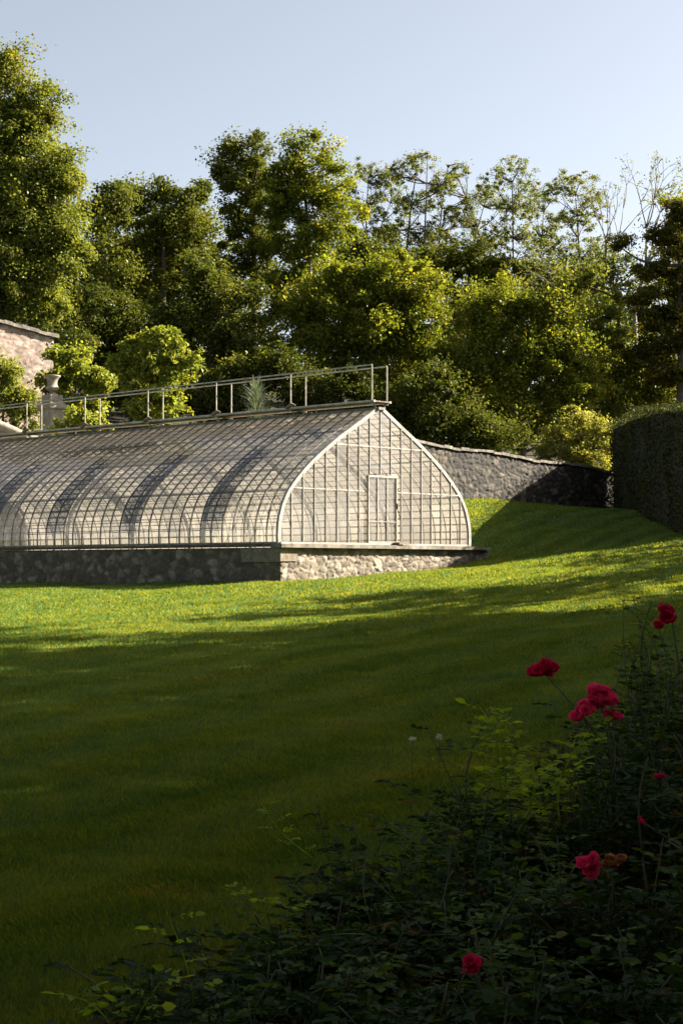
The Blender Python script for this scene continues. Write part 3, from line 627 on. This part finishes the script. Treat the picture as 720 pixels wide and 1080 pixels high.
# ------------------------------------------------------------------ pedestal and urn
def pedestal():
    c = at(55.5, 470, 64.5); c.z = gz(c.x, c.y) - .2; root = empty('pedestal', c, 'square stone pedestal carrying the urn behind the railing', 'pedestal')
    X, Y = D2, D1
    def blk(mb, w, z0, z1, w2=None):
        w2 = w2 or w; vs = [c + X * (sx * w / 2) + Y * (sy * w / 2) + Vector((0, 0, z0 - c.z)) for sx, sy in ((-1, -1), (1, -1), (1, 1), (-1, 1))]
        vs += [c + X * (sx * w2 / 2) + Y * (sy * w2 / 2) + Vector((0, 0, z1 - c.z)) for sx, sy in ((-1, -1), (1, -1), (1, 1), (-1, 1))]
        mb.add(vs, [(3, 2, 1, 0), (4, 5, 6, 7), (0, 1, 5, 4), (1, 2, 6, 5), (2, 3, 7, 6), (3, 0, 4, 7)])
    z = lambda py: (600 - py) / F * 64.5
    mb = MB(); blk(mb, .66, c.z, z(433)); mb.build('shaft', MAT['urn'], root)
    mb = MB(); blk(mb, .68, z(433), z(431), .86); blk(mb, .86, z(431), z(429)); blk(mb, .86, z(429), z(425), .64); mb.build('cornice', MAT['urn'], root)
    mb = MB(); blk(mb, .56, z(425), z(417)); mb.build('plinth', MAT['urn'], root)
    zt = z(417)
    u = empty('urn', (c.x, c.y, zt), 'weathered stone urn with a flared rim on its pedestal', 'urn')
    prof = [(0, 0), (.24, 0), (.24, .05), (.15, .08), (.115, .12), (.13, .16), (.22, .20), (.285, .27), (.29, .32), (.245, .36), (.21, .42), (.205, .52), (.225, .62), (.27, .70), (.335, .76), (.35, .79), (.34, .82), (.29, .82), (.2, .74), (0, .72)]
    mb = MB(); n = 28; vs = []; 
    for (r, h) in prof:
        for k in range(n): q = 6.28318 * k / n; vs.append((c.x + .9 * r * math.cos(q), c.y + .9 * r * math.sin(q), zt + .92 * h))
    fs = [(i * n + k, i * n + (k + 1) % n, (i + 1) * n + (k + 1) % n, (i + 1) * n + k) for i in range(len(prof) - 1) for k in range(n)]
    mb.add(vs, fs); mb.build('bowl', MAT['urn'], u, True)
    # ramped coping of the terrace wall beside it
    r2 = empty('balustrade', at(5, 470, 62), 'pale sloping stone coping at the left edge behind the railing', 'wall')
    mb = MB(); p, q = at(-14, 443, 62), at(26, 459, 62.6)
    mb.tube([p, p.lerp(q, .25), p.lerp(q, .5), p.lerp(q, .75) , q + Vector((.1, 0, -.02))], [.17, .17, .17, .16, .1], 10); mb.build('coping', MAT['urn'], r2, True)
    mb = MB(); b0 = gz(p.x, p.y) - .2
    mb.add([(p.x, p.y, b0), (q.x, q.y, b0), (q.x, q.y, q.z - .1), (p.x, p.y, p.z - .1), (p.x, p.y + .3, b0), (q.x, q.y + .3, b0), (q.x, q.y + .3, q.z - .1), (p.x, p.y + .3, p.z - .1)],
           [(0, 1, 2, 3), (5, 4, 7, 6), (3, 2, 6, 7), (1, 5, 6, 2), (4, 0, 3, 7)]); mb.build('masonry', MAT['coping'], r2)
pedestal()

# ------------------------------------------------------------------ the glasshouse
PTS = [(3.8, 0), (3.81, .28), (3.74, .74), (3.45, 1.33), (2.72, 2.03), (1.72, 2.72), (.75, 3.28), (.1, 3.66)]
def catmull(pts, n=14):
    P = [pts[0]] + list(pts) + [pts[-1]]; out = []
    for i in range(1, len(P) - 2):
        for k in range(n):
            t = k / n; r = []
            for c in range(2):
                a, b, d, e = P[i - 1][c], P[i][c], P[i + 1][c], P[i + 2][c]
                r.append(.5 * (2 * b + (d - a) * t + (2 * a - 5 * b + 4 * d - e) * t * t + (3 * b - a - 3 * d + e) * t ** 3))
            out.append(tuple(r))
    out.append(pts[-1]); return out
CUR = catmull(PTS)
_l = [0]
for p, q in zip(CUR[:-1], CUR[1:]): _l.append(_l[-1] + math.dist(p, q))
ARC = _l[-1]
def prof(u):                               # u = arc length from the eaves -> s, h, normal (ns, nh)
    s = float(np.interp(u, _l, [p[0] for p in CUR])); h = float(np.interp(u, _l, [p[1] for p in CUR]))
    e = .05; s1 = float(np.interp(u + e, _l, [p[0] for p in CUR])); h1 = float(np.interp(u + e, _l, [p[1] for p in CUR]))
    s0 = float(np.interp(u - e, _l, [p[0] for p in CUR])); h0 = float(np.interp(u - e, _l, [p[1] for p in CUR]))
    t = Vector((s1 - s0, h1 - h0)).normalized(); return s, h, t.y, -t.x
def hprof(s): return float(np.interp(-abs(s), [-p[0] for p in CUR][5:], [p[1] for p in CUR][5:]))
def pn(L, side, u, off=0.):
    s, h, ns, nh = prof(u); return P3(L, side * (s + ns * off), h + nh * off), (D2 * (side * ns) + Vector((0, 0, nh)))

def greenhouse():
    root = empty('greenhouse', P3(0, 0, -.9), 'long old glasshouse with curved glass sides on a low stone wall', 'greenhouse')
    pitch, rows = .42, 26; ex = ARC / rows; band_a = [random.uniform(-1, 1) for _ in range(12)]
    # glass: every pane laps over the one below
    slate_bays = {}                              # bays whose lower and middle panes turn dark slate blue
    for b in (5, 6, 13, 14, 21, 22, 29, 30, 37, 38, 45, 46): slate_bays[b] = 1
    for side in (-1, 1):
        V, T = [], []
        for b in range(NB):
            cb = random.random()
            for r in range(rows):
                u0, u1 = r * ex - .015, min(ARC, (r + 1) * ex + .02)
                j = random.uniform(-.003, .003)
                a0, _ = pn(b * pitch + .01, side, u0, .012 + j); a1, _ = pn((b + 1) * pitch - .01, side, u0, .012 + random.uniform(-.003, .003))
                c1, _ = pn((b + 1) * pitch - .01, side, u1, .003 + random.uniform(-.0015, .0015)); c0, _ = pn(b * pitch + .01, side, u1, .003)
                band = .22 * math.sin(r * .9 + 1.5 + .3 * math.sin(b * .25)) if r > 11 else 0
                dirt = .12 + .62 * min(1, max(0, (r - 7) / 8)) + .12 * (cb - .5) + .2 * (random.random() - .5) + band * .8 + (.2 if r > 20 else 0)
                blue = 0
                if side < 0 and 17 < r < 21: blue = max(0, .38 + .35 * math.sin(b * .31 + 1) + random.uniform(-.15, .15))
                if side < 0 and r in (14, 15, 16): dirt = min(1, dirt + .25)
                if b in slate_bays and 1 < r < 17 - (b % 2): blue = min(1, (r - 1) / 3 + .3) * (.8 + .2 * random.random()) * (1 if side < 0 else .35); dirt = .3 + .55 * blue if side < 0 else dirt
                if side > 0 and r < 6: dirt = .9
                if random.random() < .04: dirt -= .35
                dirt = min(1, max(0, dirt))
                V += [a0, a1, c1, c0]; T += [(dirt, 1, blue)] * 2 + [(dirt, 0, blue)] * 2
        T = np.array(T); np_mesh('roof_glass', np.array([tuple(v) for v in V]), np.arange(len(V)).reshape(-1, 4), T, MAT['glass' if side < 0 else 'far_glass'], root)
    # glazing bars
    us = np.linspace(0, ARC, 34)
    for side in (-1, 1):
        rest = MB()
        for b in range(1, NB):
            keep = side < 0 or b <= 41          # the hundred bars that show largest; the others are one part
            mb = MB() if keep else rest; pp = [pn(b * pitch, side, u, -.02) for u in us]
            mb.sweep([p for p, n in pp], [n for p, n in pp], D1, .019, .045)
            if keep: mb.build('glazing_bar', MAT['bar'], root)
        if rest.v: rest.build('far_glazing_bars', MAT['bar'], root)['kind'] = 'stuff'
        # stronger verge rafters at both ends
        for L, nm in ((0.0, 'verge'), (NB * pitch, 'verge')):
            mb = MB(); pp = [pn(L, side, u, -.05) for u in us]
            mb.sweep([p for p, n in pp], [n for p, n in pp], D1, .085, .10); mb.build(nm, MAT['white'], root)
        # inner arched ribs of the frame
        for b in (7, 14, 21, 28, 35, 42, 49):
            mb = MB(); pp = [pn(b * pitch + .05, side, u, -.20) for u in us]
            mb.sweep([p for p, n in pp], [n for p, n in pp], D1, .05, .09); mb.build('arched_rib', MAT['white'], root)
        for u in (1.55, 3.1, 4.4):
            mb = MB(); p0, n0 = pn(.05, side, u, -.11); p1, _ = pn(NB * pitch, side, u, -.11)
            t = n0.cross(D1).normalized(); mb.box(p0 - t * .012, p1 - p0, t * .024, n0 * .045); mb.build('purlin', MAT['white'], root)
        # eaves plate
        mb = MB(); p0, p1 = P3(-.04, side * 3.8 - .05, 0), P3(NB * pitch, side * 3.8 - .05, 0)
        mb.box(p0, p1 - p0, D2 * .1, (0, 0, .045)); mb.build('eaves_plate', MAT['bar'], root)
    # gable: mullions, transoms, door, panes
    g0 = -.0
    def gp(s, h, off=0.): return P3(-off, s, h)
    dl, dr, dh = -.53, .63, 1.84
    for k in range(1, 18):
        s = -HW + k * HW * 2 / 18; top = hprof(s) - .02; lo = .03
        if dl - .12 < s < dr + .12: lo = dh + .06
        mb = MB(); mb.box(gp(s - .010, lo, .0), D2 * .020, -D1 * .05, (0, 0, top - lo)); mb.build('mullion', MAT['white'], root)
    for h, s0, s1 in ((1.42, -3.36, dl - .06), (1.42, dr + .06, 3.36), (2.62, -1.82, 1.82)):
        mb = MB(); mb.box(gp(s0, h, .0), D2 * (s1 - s0), -D1 * .04, (0, 0, .035)); mb.build('transom', MAT['white'], root)
    mb = MB(); mb.box(gp(-3.8, 0, .02), D2 * 7.6, -D1 * .07, (0, 0, .05)); mb.build('sill', MAT['white'], root)
    def hp2(s): return max(0.03, hprof(s) - .03)
    V, T = [], []; ph = .63
    ss = [-HW + .02 + k * (HW * 2 - .04) / 18 for k in range(19)]
    for k in range(18):
        a, b = ss[k], ss[k + 1]; h = .05; hm = max(hp2(a), hp2(b))
        while h < hm:
            h1 = h + ph; d = min(1, max(0, .5 + .3 * random.uniform(-1, 1) + .15 * math.sin(k * 1.7) - (.4 if a > 1.7 and h < 1.4 else 0)))
            if not (a > dl - .15 and b < dr + .25 and h < dh):
                za0, za1, zb0, zb1 = min(h, hp2(a)), min(h1, hp2(a)), min(h, hp2(b)), min(h1, hp2(b))
                j = random.uniform(0, .004)
                V += [gp(a, za0, .025 + j), gp(b, zb0, .025), gp(b, zb1, .021), gp(a, za1, .021)]; T += [(d, 1, 0)] * 2 + [(d, 0, 0)] * 2
            h = h1
    np_mesh('gable_glass', np.array([tuple(v) for v in V]), np.arange(len(V)).reshape(-1, 4), np.array(T), MAT['gable_glass'], root)
    # far gable, mostly hidden
    V = [];
    for k in range(18): V += [P3(GL, ss[k], .05), P3(GL, ss[k + 1], .05), P3(GL, ss[k + 1], hp2(ss[k + 1])), P3(GL, ss[k], hp2(ss[k]))]
    np_mesh('end_glass', np.array([tuple(v) for v in V]), np.arange(len(V)).reshape(-1, 4), np.tile([(.9, .3, 0)], (len(V), 1)), MAT['gable_glass'], root)
    door = MB()
    for s0, w, h0, hh in ((dl, .035, .05, dh), (dr - .035, .035, .05, dh), (dl, dr - dl, dh - .02, .045), (dl + .035, dr - dl - .07, .05, .05), (dl + .035, dr - dl - .07, .62, .018)):
        door.box(gp(s0, h0, .03), D2 * w, -D1 * (.06 if w < .1 else .055), (0, 0, hh if w >= .1 and hh < .2 else hh - .05))
    do = door.build('door', MAT['white'], root)
    for s in (-.14, .24):
        mb = MB(); mb.box(gp(s - .015, .14, .04), D2 * .03, -D1 * .035, (0, 0, dh - .17)); mb.build('glazing_strip', MAT['white'], do)
    V = [gp(dl + .05, .1, .045), gp(dr - .05, .1, .045), gp(dr - .05, dh - .02, .045), gp(dl + .05, dh - .02, .045)]
    np_mesh('pane', np.array([tuple(v) for v in V]), np.array([[0, 1, 2, 3]]), np.array([(.7, .4, 0)] * 4), MAT['gable_glass'], do)
    mb = MB(); mb.box(gp(.66, 1.0, .06), D2 * -.03, -D1 * .05, (0, 0, .14)); mb.build('handle', MAT['wood'], do)
    mb = MB(); mb.box(gp(.45, .02, .1), D2 * .42, -D1 * .22, (0, 0, .06)); mb.build('door_step', MAT['wood'], root)
    # ridge, walkway, railings
    mb = MB(); mb.box(P3(-.1, -.13, 3.64), D1 * (GL + .2), D2 * .26, (0, 0, .07)); mb.build('ridge_cap', MAT['bar'], root)
    mb = MB()
    for q in range(5):
        mb.box(P3(-.12, -.30 + q * .125, 3.84 + .002 * (q % 2)), D1 * (GL + .1), D2 * .105, (0, 0, .035))
    mb.build('walkway', MAT['wood'], root)
    for s in (-.34, .30):
        mb = MB(); mb.tube([P3(-.12, s + .02, 3.86 + .0), P3(GL, s + .02, 3.86)], .035, 8); mb.build('edge_beam', MAT['rail'], root)
    for i in range(9):
        L = i * 3.08
        if L > GL: break
        for s in (-.30, .30):
            mb = MB(); mb.tube([P3(L, s, 3.8), P3(L, s, 4.84)], .02, 8); mb.build('railing_post', MAT['rail'], root)
            mb = MB(); mb.tube([P3(L, s * .95, 3.84), P3(L, s * .35, 3.64)], .022, 6); mb.build('bracket', MAT['white'], root)
        mb = MB(); mb.box(P3(L - .03, -.32, 3.79), D1 * .05, D2 * .64, (0, 0, .045)); mb.build('bearer', MAT['rail'], root)
        if i: 
            mb = MB(); mb.tube([P3(L + .1, -.37, 3.88), P3(L - .15, -.40, 3.95), P3(L - .3, -.42, 3.93)], [.05, .055, .02], 8); mb.build('pulley', MAT['wood'], root)
    for s in (-.30, .30):
        mb = MB(); mb.tube([P3(0, s, 4.84), P3(GL, s, 4.84)], .021, 8); mb.build('handrail', MAT['rail'], root)
    # finial feet on the gable's top
    # base wall, with dressed coping
    X0, X1, LB = -3.86, 4.54, -.12
    zb = lambda Pa, Pb: (lambda t: gz(Pa[0] + (Pb[0] - Pa[0]) * t, Pa[1] + (Pb[1] - Pa[1]) * t) - .2)
    A, B, C_, D_ = P2(LB, X0), P2(LB, X1), P2(GL, X0), P2(GL, X1)
    zt = lambda t: LEDGE - .10
    a2 = P2(LB, X0)
    near = rubble('b', C_, a2, zb(C_, a2), zt, -D2, None, None, .04, .23, .045, 1.35)
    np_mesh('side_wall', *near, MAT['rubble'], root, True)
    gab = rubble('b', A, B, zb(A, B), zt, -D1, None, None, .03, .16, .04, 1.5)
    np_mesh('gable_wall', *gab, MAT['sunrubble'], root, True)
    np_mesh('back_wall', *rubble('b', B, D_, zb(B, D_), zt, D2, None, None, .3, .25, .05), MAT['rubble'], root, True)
    # dressed quoins at the near corner
    mb = MB(); zt0 = LEDGE - .105
    for (l0, w1, z0, z1) in ((0, .62, zt0 - .36, zt0), (.635, .78, zt0 - .36, zt0)):
        o = P3(LB - .02 + l0, X0 - .05, 0); o.z = z0; mb.box(o, D1 * w1, D2 * .3, (0, 0, z1 - z0), (.75, 1, 1))
    o = P3(LB - .05, X0 - .045, 0); o.z = zt0 - .34; mb.box(o, D1 * .02, D2 * .62, (0, 0, .338), (.9, 1, 1))
    mb.build('corner_stone', MAT['rubble'], root)
    mb = MB(); n = 15
    for i in range(n):
        o = P3(LB - .05 + i * (GL + .2) / n, X0 - .09, -.075); mb.box(o, D1 * ((GL + .2) / n - .01), D2 * .38, (0, 0, .072 + random.uniform(-.004, .003)))
    mb.build('side_coping', MAT['side_coping'], root)
    mb = MB()
    for i in range(7):
        w = (X1 - X0 + .07) / 7; o = P3(LB - .17, X0 - .12 + i * w, -.098); mb.box(o, D2 * (w - .01), D1 * .40, (0, 0, .095 + random.uniform(-.008, .004)))
    mb.build('coping', MAT['coping'], root)
    mb = MB(); o = P3(LB + .3, X1 - .3, -.1); mb.box(o, D1 * GL, D2 * .36, (0, 0, .096)); mb.build('side_coping', MAT['coping'], root)
    # earth floor and a low brick bench inside
    mb = MB(); o = P3(.05, -3.7, -.75); mb.box(o, D1 * (GL - .1), D2 * 7.4, (0, 0, .06)); mb.build('floor', simple_mat('dusty_floor', [(.3, (.16, .13, .10)), (.7, (.3, .26, .2))], 2), root)
greenhouse()

# ------------------------------------------------------------------ roses
def leaflets(pos, dirs, size, tint):
    """pointed oval leaflets with six verts folded on the midrib"""
    n = len(pos); up = np.array([0, 0, 1.]) + rng.normal(0, .45, (n, 3))
    d = dirs / np.linalg.norm(dirs, axis=1)[:, None]; s = np.cross(d, up); s /= np.linalg.norm(s, axis=1)[:, None]; nn = np.cross(s, d)
    z = size[:, None]
    pts = [pos, pos + d * z * .3 + s * z * .28 + nn * z * .06, pos + d * z * .7 + s * z * .22 + nn * z * .03, pos + d * z - nn * z * .08,
           pos + d * z * .7 - s * z * .22 + nn * z * .03, pos + d * z * .3 - s * z * .28 + nn * z * .06]
    V = np.stack(pts, 1).reshape(-1, 3); i = np.arange(n)[:, None] * 6
    Fq = np.concatenate([i + np.array([[0, 1, 2, 3]]), i + np.array([[0, 3, 4, 5]])])
    return V, Fq, np.repeat(tint, 6, 0)
def shoot(a, b, ngroups, size, sag=.0, start=.25):
    """compound leaves along a stem a->b; returns stem points, leaf positions, dirs, sizes"""
    a, b = Vector(a), Vector(b); L = (b - a).length; bend = Vector(rng.normal(0, .08 * L, 3)); pts = []
    for i in range(8):
        t = i / 7; pts.append(a.lerp(b, t) + bend * math.sin(math.pi * t) + Vector((0, 0, sag * L * math.sin(math.pi * t))))
    P, Dd, S = [], [], []
    for g in range(ngroups):
        t = start + (1 - start) * (g + .5) / ngroups; k = min(6, int(t * 7)); f = t * 7 - k; p = pts[k].lerp(pts[k + 1], f)
        az = g * 2.4 + rng.random(); el = .1 + .5 * rng.random(); rd = Vector((math.cos(az) * math.cos(el), math.sin(az) * math.cos(el), math.sin(el)))
        ln = size * 2.0; sd = rd.cross(Vector((0, 0, 1))).normalized()
        for j, (q, w) in enumerate(((.45, -1), (.45, 1), (.8, -1), (.8, 1), (1.05, 0))):
            c = p + rd * ln * q + Vector((0, 0, -.12 * ln * q * q)); dd = (rd * (.35 if w else 1) + sd * w * .9 + Vector((0, 0, -.15)))
            P.append(c); Dd.append(dd); S.append(size * (.8 + .4 * rng.random()) * (1.15 if w == 0 else .9))
    return pts, P, Dd, S
def bloom(mats_, root, c, r, mat, n=34, label=None, open_=.6):
    V, Fq, T = [], [], []; c = Vector(c); axis = Vector((rng.normal(0, .4), -.55 + rng.normal(0, .3), 1)).normalized(); qt = Vector((0, 0, 1)).rotation_difference(axis)
    for i in range(n):
        t = (i + .5) / n; az = i * 2.39996 + rng.random() * .4; rd = Vector((math.cos(az), math.sin(az), 0)); s = Vector((-rd.y, rd.x, 0)); Rt = r * (.22 + .60 * t)
        A = 2.3 - 1.15 * t + rng.normal(0, .12); tt = (float(np.clip(.2 + .5 * t + .3 * rng.random(), 0, 1)), rng.random() * .9, rng.random()); n0 = len(V)
        for a_ in range(4):
            y = a_ / 3; a2 = A * y; rad = Rt * math.sin(a2) + (.3 * r * y * y * t if y > .5 else 0); up = Rt * (1 - math.cos(a2)) * 1.05 - .25 * r * t
            wa = (.30 + .5 * math.sin(math.pi * (.15 + .6 * y))) * (1 - .1 * y)
            for b_ in range(3):
                x = (b_ - 1) * wa; p = rd * (rad * math.cos(x)) + s * (max(rad, .25 * Rt) * math.sin(x) * 1.1) + Vector((0, 0, up - abs(x) * .12 * r * y)) + Vector(rng.normal(0, .02 * r + .075 * r * y, 3))
                V.append(c + qt @ p); T.append(tt)
        for a_ in range(3):
            for b_ in range(2): k = n0 + a_ * 3 + b_; Fq.append((k, k + 1, k + 4, k + 3))
    o = np_mesh('rose_bloom', np.array([tuple(v) for v in V]), np.array(Fq), np.array(T), MAT[mat], root, True)
    if label: o['label'] = label
    return o
def rose_bush(x, y, h, r, label, nst=26, blooms=(), shoots=(), size=.040, cat='rose bush', group='rose bushes in the bed', name='rose_bush', ng=11, mat='rose_leaf'):
    zb = gz(x, y); root = empty(name, (x, y, zb - .02), label, cat, group)
    st = MB(); P, Dd, S = [], [], []
    for i in range(nst):
        a = rng.random() * 6.283; q = rng.random() ** .6; b = Vector((x + r * q * math.cos(a), y + r * q * math.sin(a), zb + h * (.55 + .5 * rng.random()) * (1 - .35 * q * q)))
        p0 = Vector((x + .12 * math.cos(a), y + .12 * math.sin(a), zb)); pts, p, d, s = shoot(p0, b, ng, size, .05, .12)
        st.tube(pts, [.006] * 4 + [.004] * 3 + [.002], 5); P += p; Dd += d; S += s
        for _ in range(3):                                        # side twigs
            k = random.randint(2, 6); e = pts[k] + Vector(rng.normal(0, .13, 3)) + Vector((0, 0, .06)); pp, p, d, s = shoot(pts[k], e, 5, size, 0, .2)
            st.tube(pp, .0025, 4); P += p; Dd += d; S += s
    st.build('stems', MAT['stem'], root, True)
    P = np.array([tuple(v) for v in P]); Dd = np.array([tuple(v) for v in Dd]); S = np.array(S)
    ok = P[:, 2] > zb + .02; P, Dd, S = P[ok], Dd[ok], S[ok]
    ct = rng.random(len(P) // 5 + 1).repeat(5)[:len(P)]
    T = np.stack([ct, np.clip(ct[::-1] * .9 + .1 * rng.random(len(P)), 0, 1), rng.random(len(P))], 1)
    np_mesh('foliage', *leaflets(P, Dd, S, T), MAT[mat], root)
    for (px, py, D, rad, m, k, lab) in blooms:
        c = at(px, py, D); sm = MB(); sm.tube([(x, y, zb + h * .4), Vector((x, y, zb + h * .4)).lerp(c, .6) + Vector((.02, 0, .02)), c], [.006, .004, .003], 6); sm.build('flower_stem', MAT['stem'], root, True)
        for j in range(k):
            off = Vector((0, 0, 0)) if k == 1 else Vector((float(np.clip(rng.normal(0, rad * .75), -1.3 * rad, 1.3 * rad)), rng.normal(0, rad * .6), float(np.clip(rng.normal(0, rad * .5), -rad, rad))))
            bloom(None, root, c + off, rad * (.8 + .4 * rng.random()), m, 30 if rad > .03 else 22, lab)
    for _ in range(4 if not shoots else 1):          # upright green shoots above the mass
        a_ = rng.random() * 6.283; q = r * (.3 + .6 * rng.random()); p0 = (x + q * math.cos(a_) * .5, y + q * math.sin(a_) * .5, zb + h * .3)
        p1 = (x + q * math.cos(a_), y + q * math.sin(a_), zb + h * (1.05 + .3 * rng.random())); pp, p, d, s = shoot(p0, p1, 11, size * .85, .02, .3)
        sm = MB(); sm.tube(pp, [.004] * 6 + [.003, .002], 5); sh = sm.build('shoot', MAT['stem'], root, True)
        np_mesh('leaves', *leaflets(np.array([tuple(v) for v in p]), np.array([tuple(v) for v in d]), np.array(s), rng.random((len(p), 3)) * .95), MAT['green_shoot'], sh)
    for (pts2, g, sz) in shoots:
        a_, b_ = pts2; pp, p, d, s = shoot(a_, b_, g, sz, .02, .1); sm = MB(); k_ = .45 if nst < 8 else .8; sm.tube(pp, [v * k_ for v in (.006, .006, .005, .005, .004, .004, .003, .002)], 6)
        sh = sm.build('shoot', MAT['shoot'], root, True); sh['label'] = 'pale yellow-green young shoot'
        p = np.array([tuple(v) for v in p]); d = np.array([tuple(v) for v in d]); s = np.array(s)
        np_mesh('leaves', *leaflets(p, d, s, rng.random((len(p), 3)) * .8), MAT['shoot'], sh)
    return root
rose_bush(1.38, 8.0, .85, .5, 'rose bush with one round crimson rose standing clear against the lawn', 26,
          [(572, 708, 7.9, .036, 'red_petal', 10, None)])
rose_bush(1.1, 6.9, .76, .5, 'rose bush carrying the largest cluster of bright pink roses', 24,
          [(633, 738, 6.9, .038, 'petal', 15, None), (613, 750, 6.85, .03, 'petal', 6, None), (640, 756, 6.9, .03, 'petal', 2, None)], [((at(570, 850, 6.8)), 0, 0)] and [((at(572, 850, 6.75), at(622, 768, 6.8)), 14, .038)])
rose_bush(.62, 6.9, .66, .42, 'rose bush with a pale yellow-green shoot rising above it', 20, [], [((at(528, 860, 6.8), at(506, 746, 6.8)), 24, .040), ((at(530, 850, 6.75), at(524, 762, 6.7)), 18, .038), ((at(545, 880, 6.6), at(560, 800, 6.6)), 14, .038), ((at(590, 870, 6.5), at(600, 800, 6.5)), 12, .036)])
rose_bush(1.85, 9.3, .95, .55, 'rose bush at the right edge with crimson roses against the far lawn', 28,
          [(707, 650, 9.2, .04, 'red_petal', 4, None), (693, 660, 9.2, .03, 'red_petal', 1, None)])
rose_bush(1.45, 5.9, .62, .42, 'rose bush below the pink cluster with one small deep red bud', 26, [(695, 820, 5.85, .022, 'red_petal', 1, None), (675, 866, 5.6, .02, 'red_petal', 1, None)])
rose_bush(.82, 5.4, .48, .40, 'rose bush with a pink rose beside a withered brown one', 26,
          [(620, 914, 5.15, .026, 'petal', 5, None), (645, 910, 5.15, .02, 'dry_petal', 5, 'withered brown rose')])
rose_bush(.40, 4.55, .42, .38, 'rose bush nearest the camera with one crimson rose low in front', 24, [(497, 1022, 4.35, .026, 'red_petal', 4, None)])
fill = [(2.35, 10.6, .8, .55, 'leafy rose bush farthest back at the right edge'), (1.9, 7.7, .75, .5, 'leafy rose bush behind the pink cluster at the right edge'),
        (.55, 6.0, .42, .38, 'leafy rose bush without flowers in the middle of the bed'), (.12, 6.3, .34, .32, 'low rose bush at the lawn edge left of the yellow-green shoot'),
        (-.12, 5.4, .34, .34, 'low rose bush at the lawn edge in the lower middle'), (.3, 5.2, .40, .36, 'dense rose bush left of the withered rose'),
        (-.1, 4.7, .34, .34, 'dense rose bush left of the low crimson rose'), (-.45, 4.75, .26, .3, 'low rose bush near the bottom left of the bed'),
        (.85, 4.6, .44, .4, 'dense rose bush at the bottom right of the bed'), (1.3, 5.0, .55, .4, 'dense rose bush right of the withered rose'),
        (.75, 4.0, .3, .4, 'rose bush cut by the bottom right of the frame'), (.2, 4.05, .25, .35, 'rose bush cut by the bottom middle of the frame'),
        (2.2, 8.7, .9, .5, 'leafy rose bush in deep shade at the right frame edge'),
        (1.75, 8.55, .8, .45, 'dense rose bush between the crimson rose and the right frame edge'), (2.0, 9.9, .85, .5, 'dense rose bush directly below the far crimson roses'),
        (1.5, 7.2, .72, .45, 'dense rose bush immediately right of the pink cluster')]
for (x, y, h, r, lab) in fill: rose_bush(x, y, h, r, lab, 24)
rose_bush(-.55, 4.9, .16, .22, 'small plant with yellow-green shoots at the lower left', 5, [],
          [((at(205, 1060, 4.7), at(175, 960, 4.8)), 6, .035), ((at(120, 1085, 4.5), at(75, 1050, 4.6)), 6, .035), ((at(140, 1085, 4.5), at(170, 1035, 4.6)), 6, .035)], name='young_rose_plant', group=None, ng=5)
rose_bush(-.2, 5.6, .18, .2, 'small plant with an arching reddish stem at the lawn edge', 5, [],
          [((at(320, 960, 5.4), at(232, 935, 5.5)), 9, .024), ((at(330, 905, 5.7), at(275, 845, 5.8)), 9, .022)], name='young_rose_plant', group=None, ng=5)
def daisy(px, py, D, lab):
    c = at(px, py, D); g = gz(c.x, c.y); root = empty('white_flower', (c.x, c.y, g), lab, 'flower')
    mb = MB(); mb.tube([(c.x + .02, c.y, g), (c.x - .01, c.y, (g + c.z) / 2), c], .0012, 5); mb.build('stem', MAT['stem'], root)
    bloom(None, root, c, .018, 'white_petal', 12).name = 'petals'
daisy(435, 780, 7.0, 'small white flower on a thin stem, left of the pair at the bed edge')
daisy(463, 778, 7.05, 'small white flower on a thin stem, right of the pair at the bed edge')

# ------------------------------------------------------------------ camera, sky, sun
cd = bpy.data.cameras.new('camera'); cam = bpy.data.objects.new('camera', cd); col.objects.link(cam); sc.camera = cam
cd.sensor_fit = 'VERTICAL'; cd.sensor_height = 36; cd.lens = 60; cd.shift_y = 60 / 1080; cd.clip_end = 5000; cd.clip_start = .05
cam.location = (0, 0, 0); cam.rotation_euler = (R(90), 0, 0)
w = bpy.data.worlds.new('World'); sc.world = w; w.use_nodes = True; nt = w.node_tree
bg = nt.nodes['Background']; sk = nt.nodes.new('ShaderNodeTexSky'); sk.sky_type = 'NISHITA'; sk.sun_disc = False
sk.sun_elevation = EL; sk.sun_rotation = math.atan2(SUN.x, SUN.y); sk.air_density = .55; sk.dust_density = 2.2; sk.ozone_density = 1.0; sk.altitude = 0
hs = nt.nodes.new('ShaderNodeHueSaturation'); hs.inputs['Saturation'].default_value = .5; hs.inputs['Hue'].default_value = .488
nt.links.new(sk.outputs[0], hs.inputs['Color']); nt.links.new(hs.outputs[0], bg.inputs[0]); bg.inputs[1].default_value = .05
ld = bpy.data.lights.new('sun', 'SUN'); ld.energy = 5; ld.angle = R(.5); ld.color = (1, .91, .78)
lo = bpy.data.objects.new('sun', ld); col.objects.link(lo); lo.rotation_mode = 'QUATERNION'; lo.rotation_quaternion = SUN.to_track_quat('Z', 'Y'); lo.location = (30, 10, 40)
sc.view_settings.view_transform = 'Standard'; sc.view_settings.look = 'None'; sc.view_settings.gamma = 1; sc.view_settings.use_curve_mapping = False
sc.view_settings.exposure = 2.32
sc.cycles.max_bounces = 7; sc.cycles.diffuse_bounces = 3; sc.cycles.glossy_bounces = 2; sc.cycles.transparent_max_bounces = 24; sc.cycles.transmission_bounces = 4
sc.cycles.caustics_reflective = False; sc.cycles.caustics_refractive = False; sc.cycles.sample_clamp_indirect = 4
print('faces', sum(len(m.polygons) for m in bpy.data.meshes))
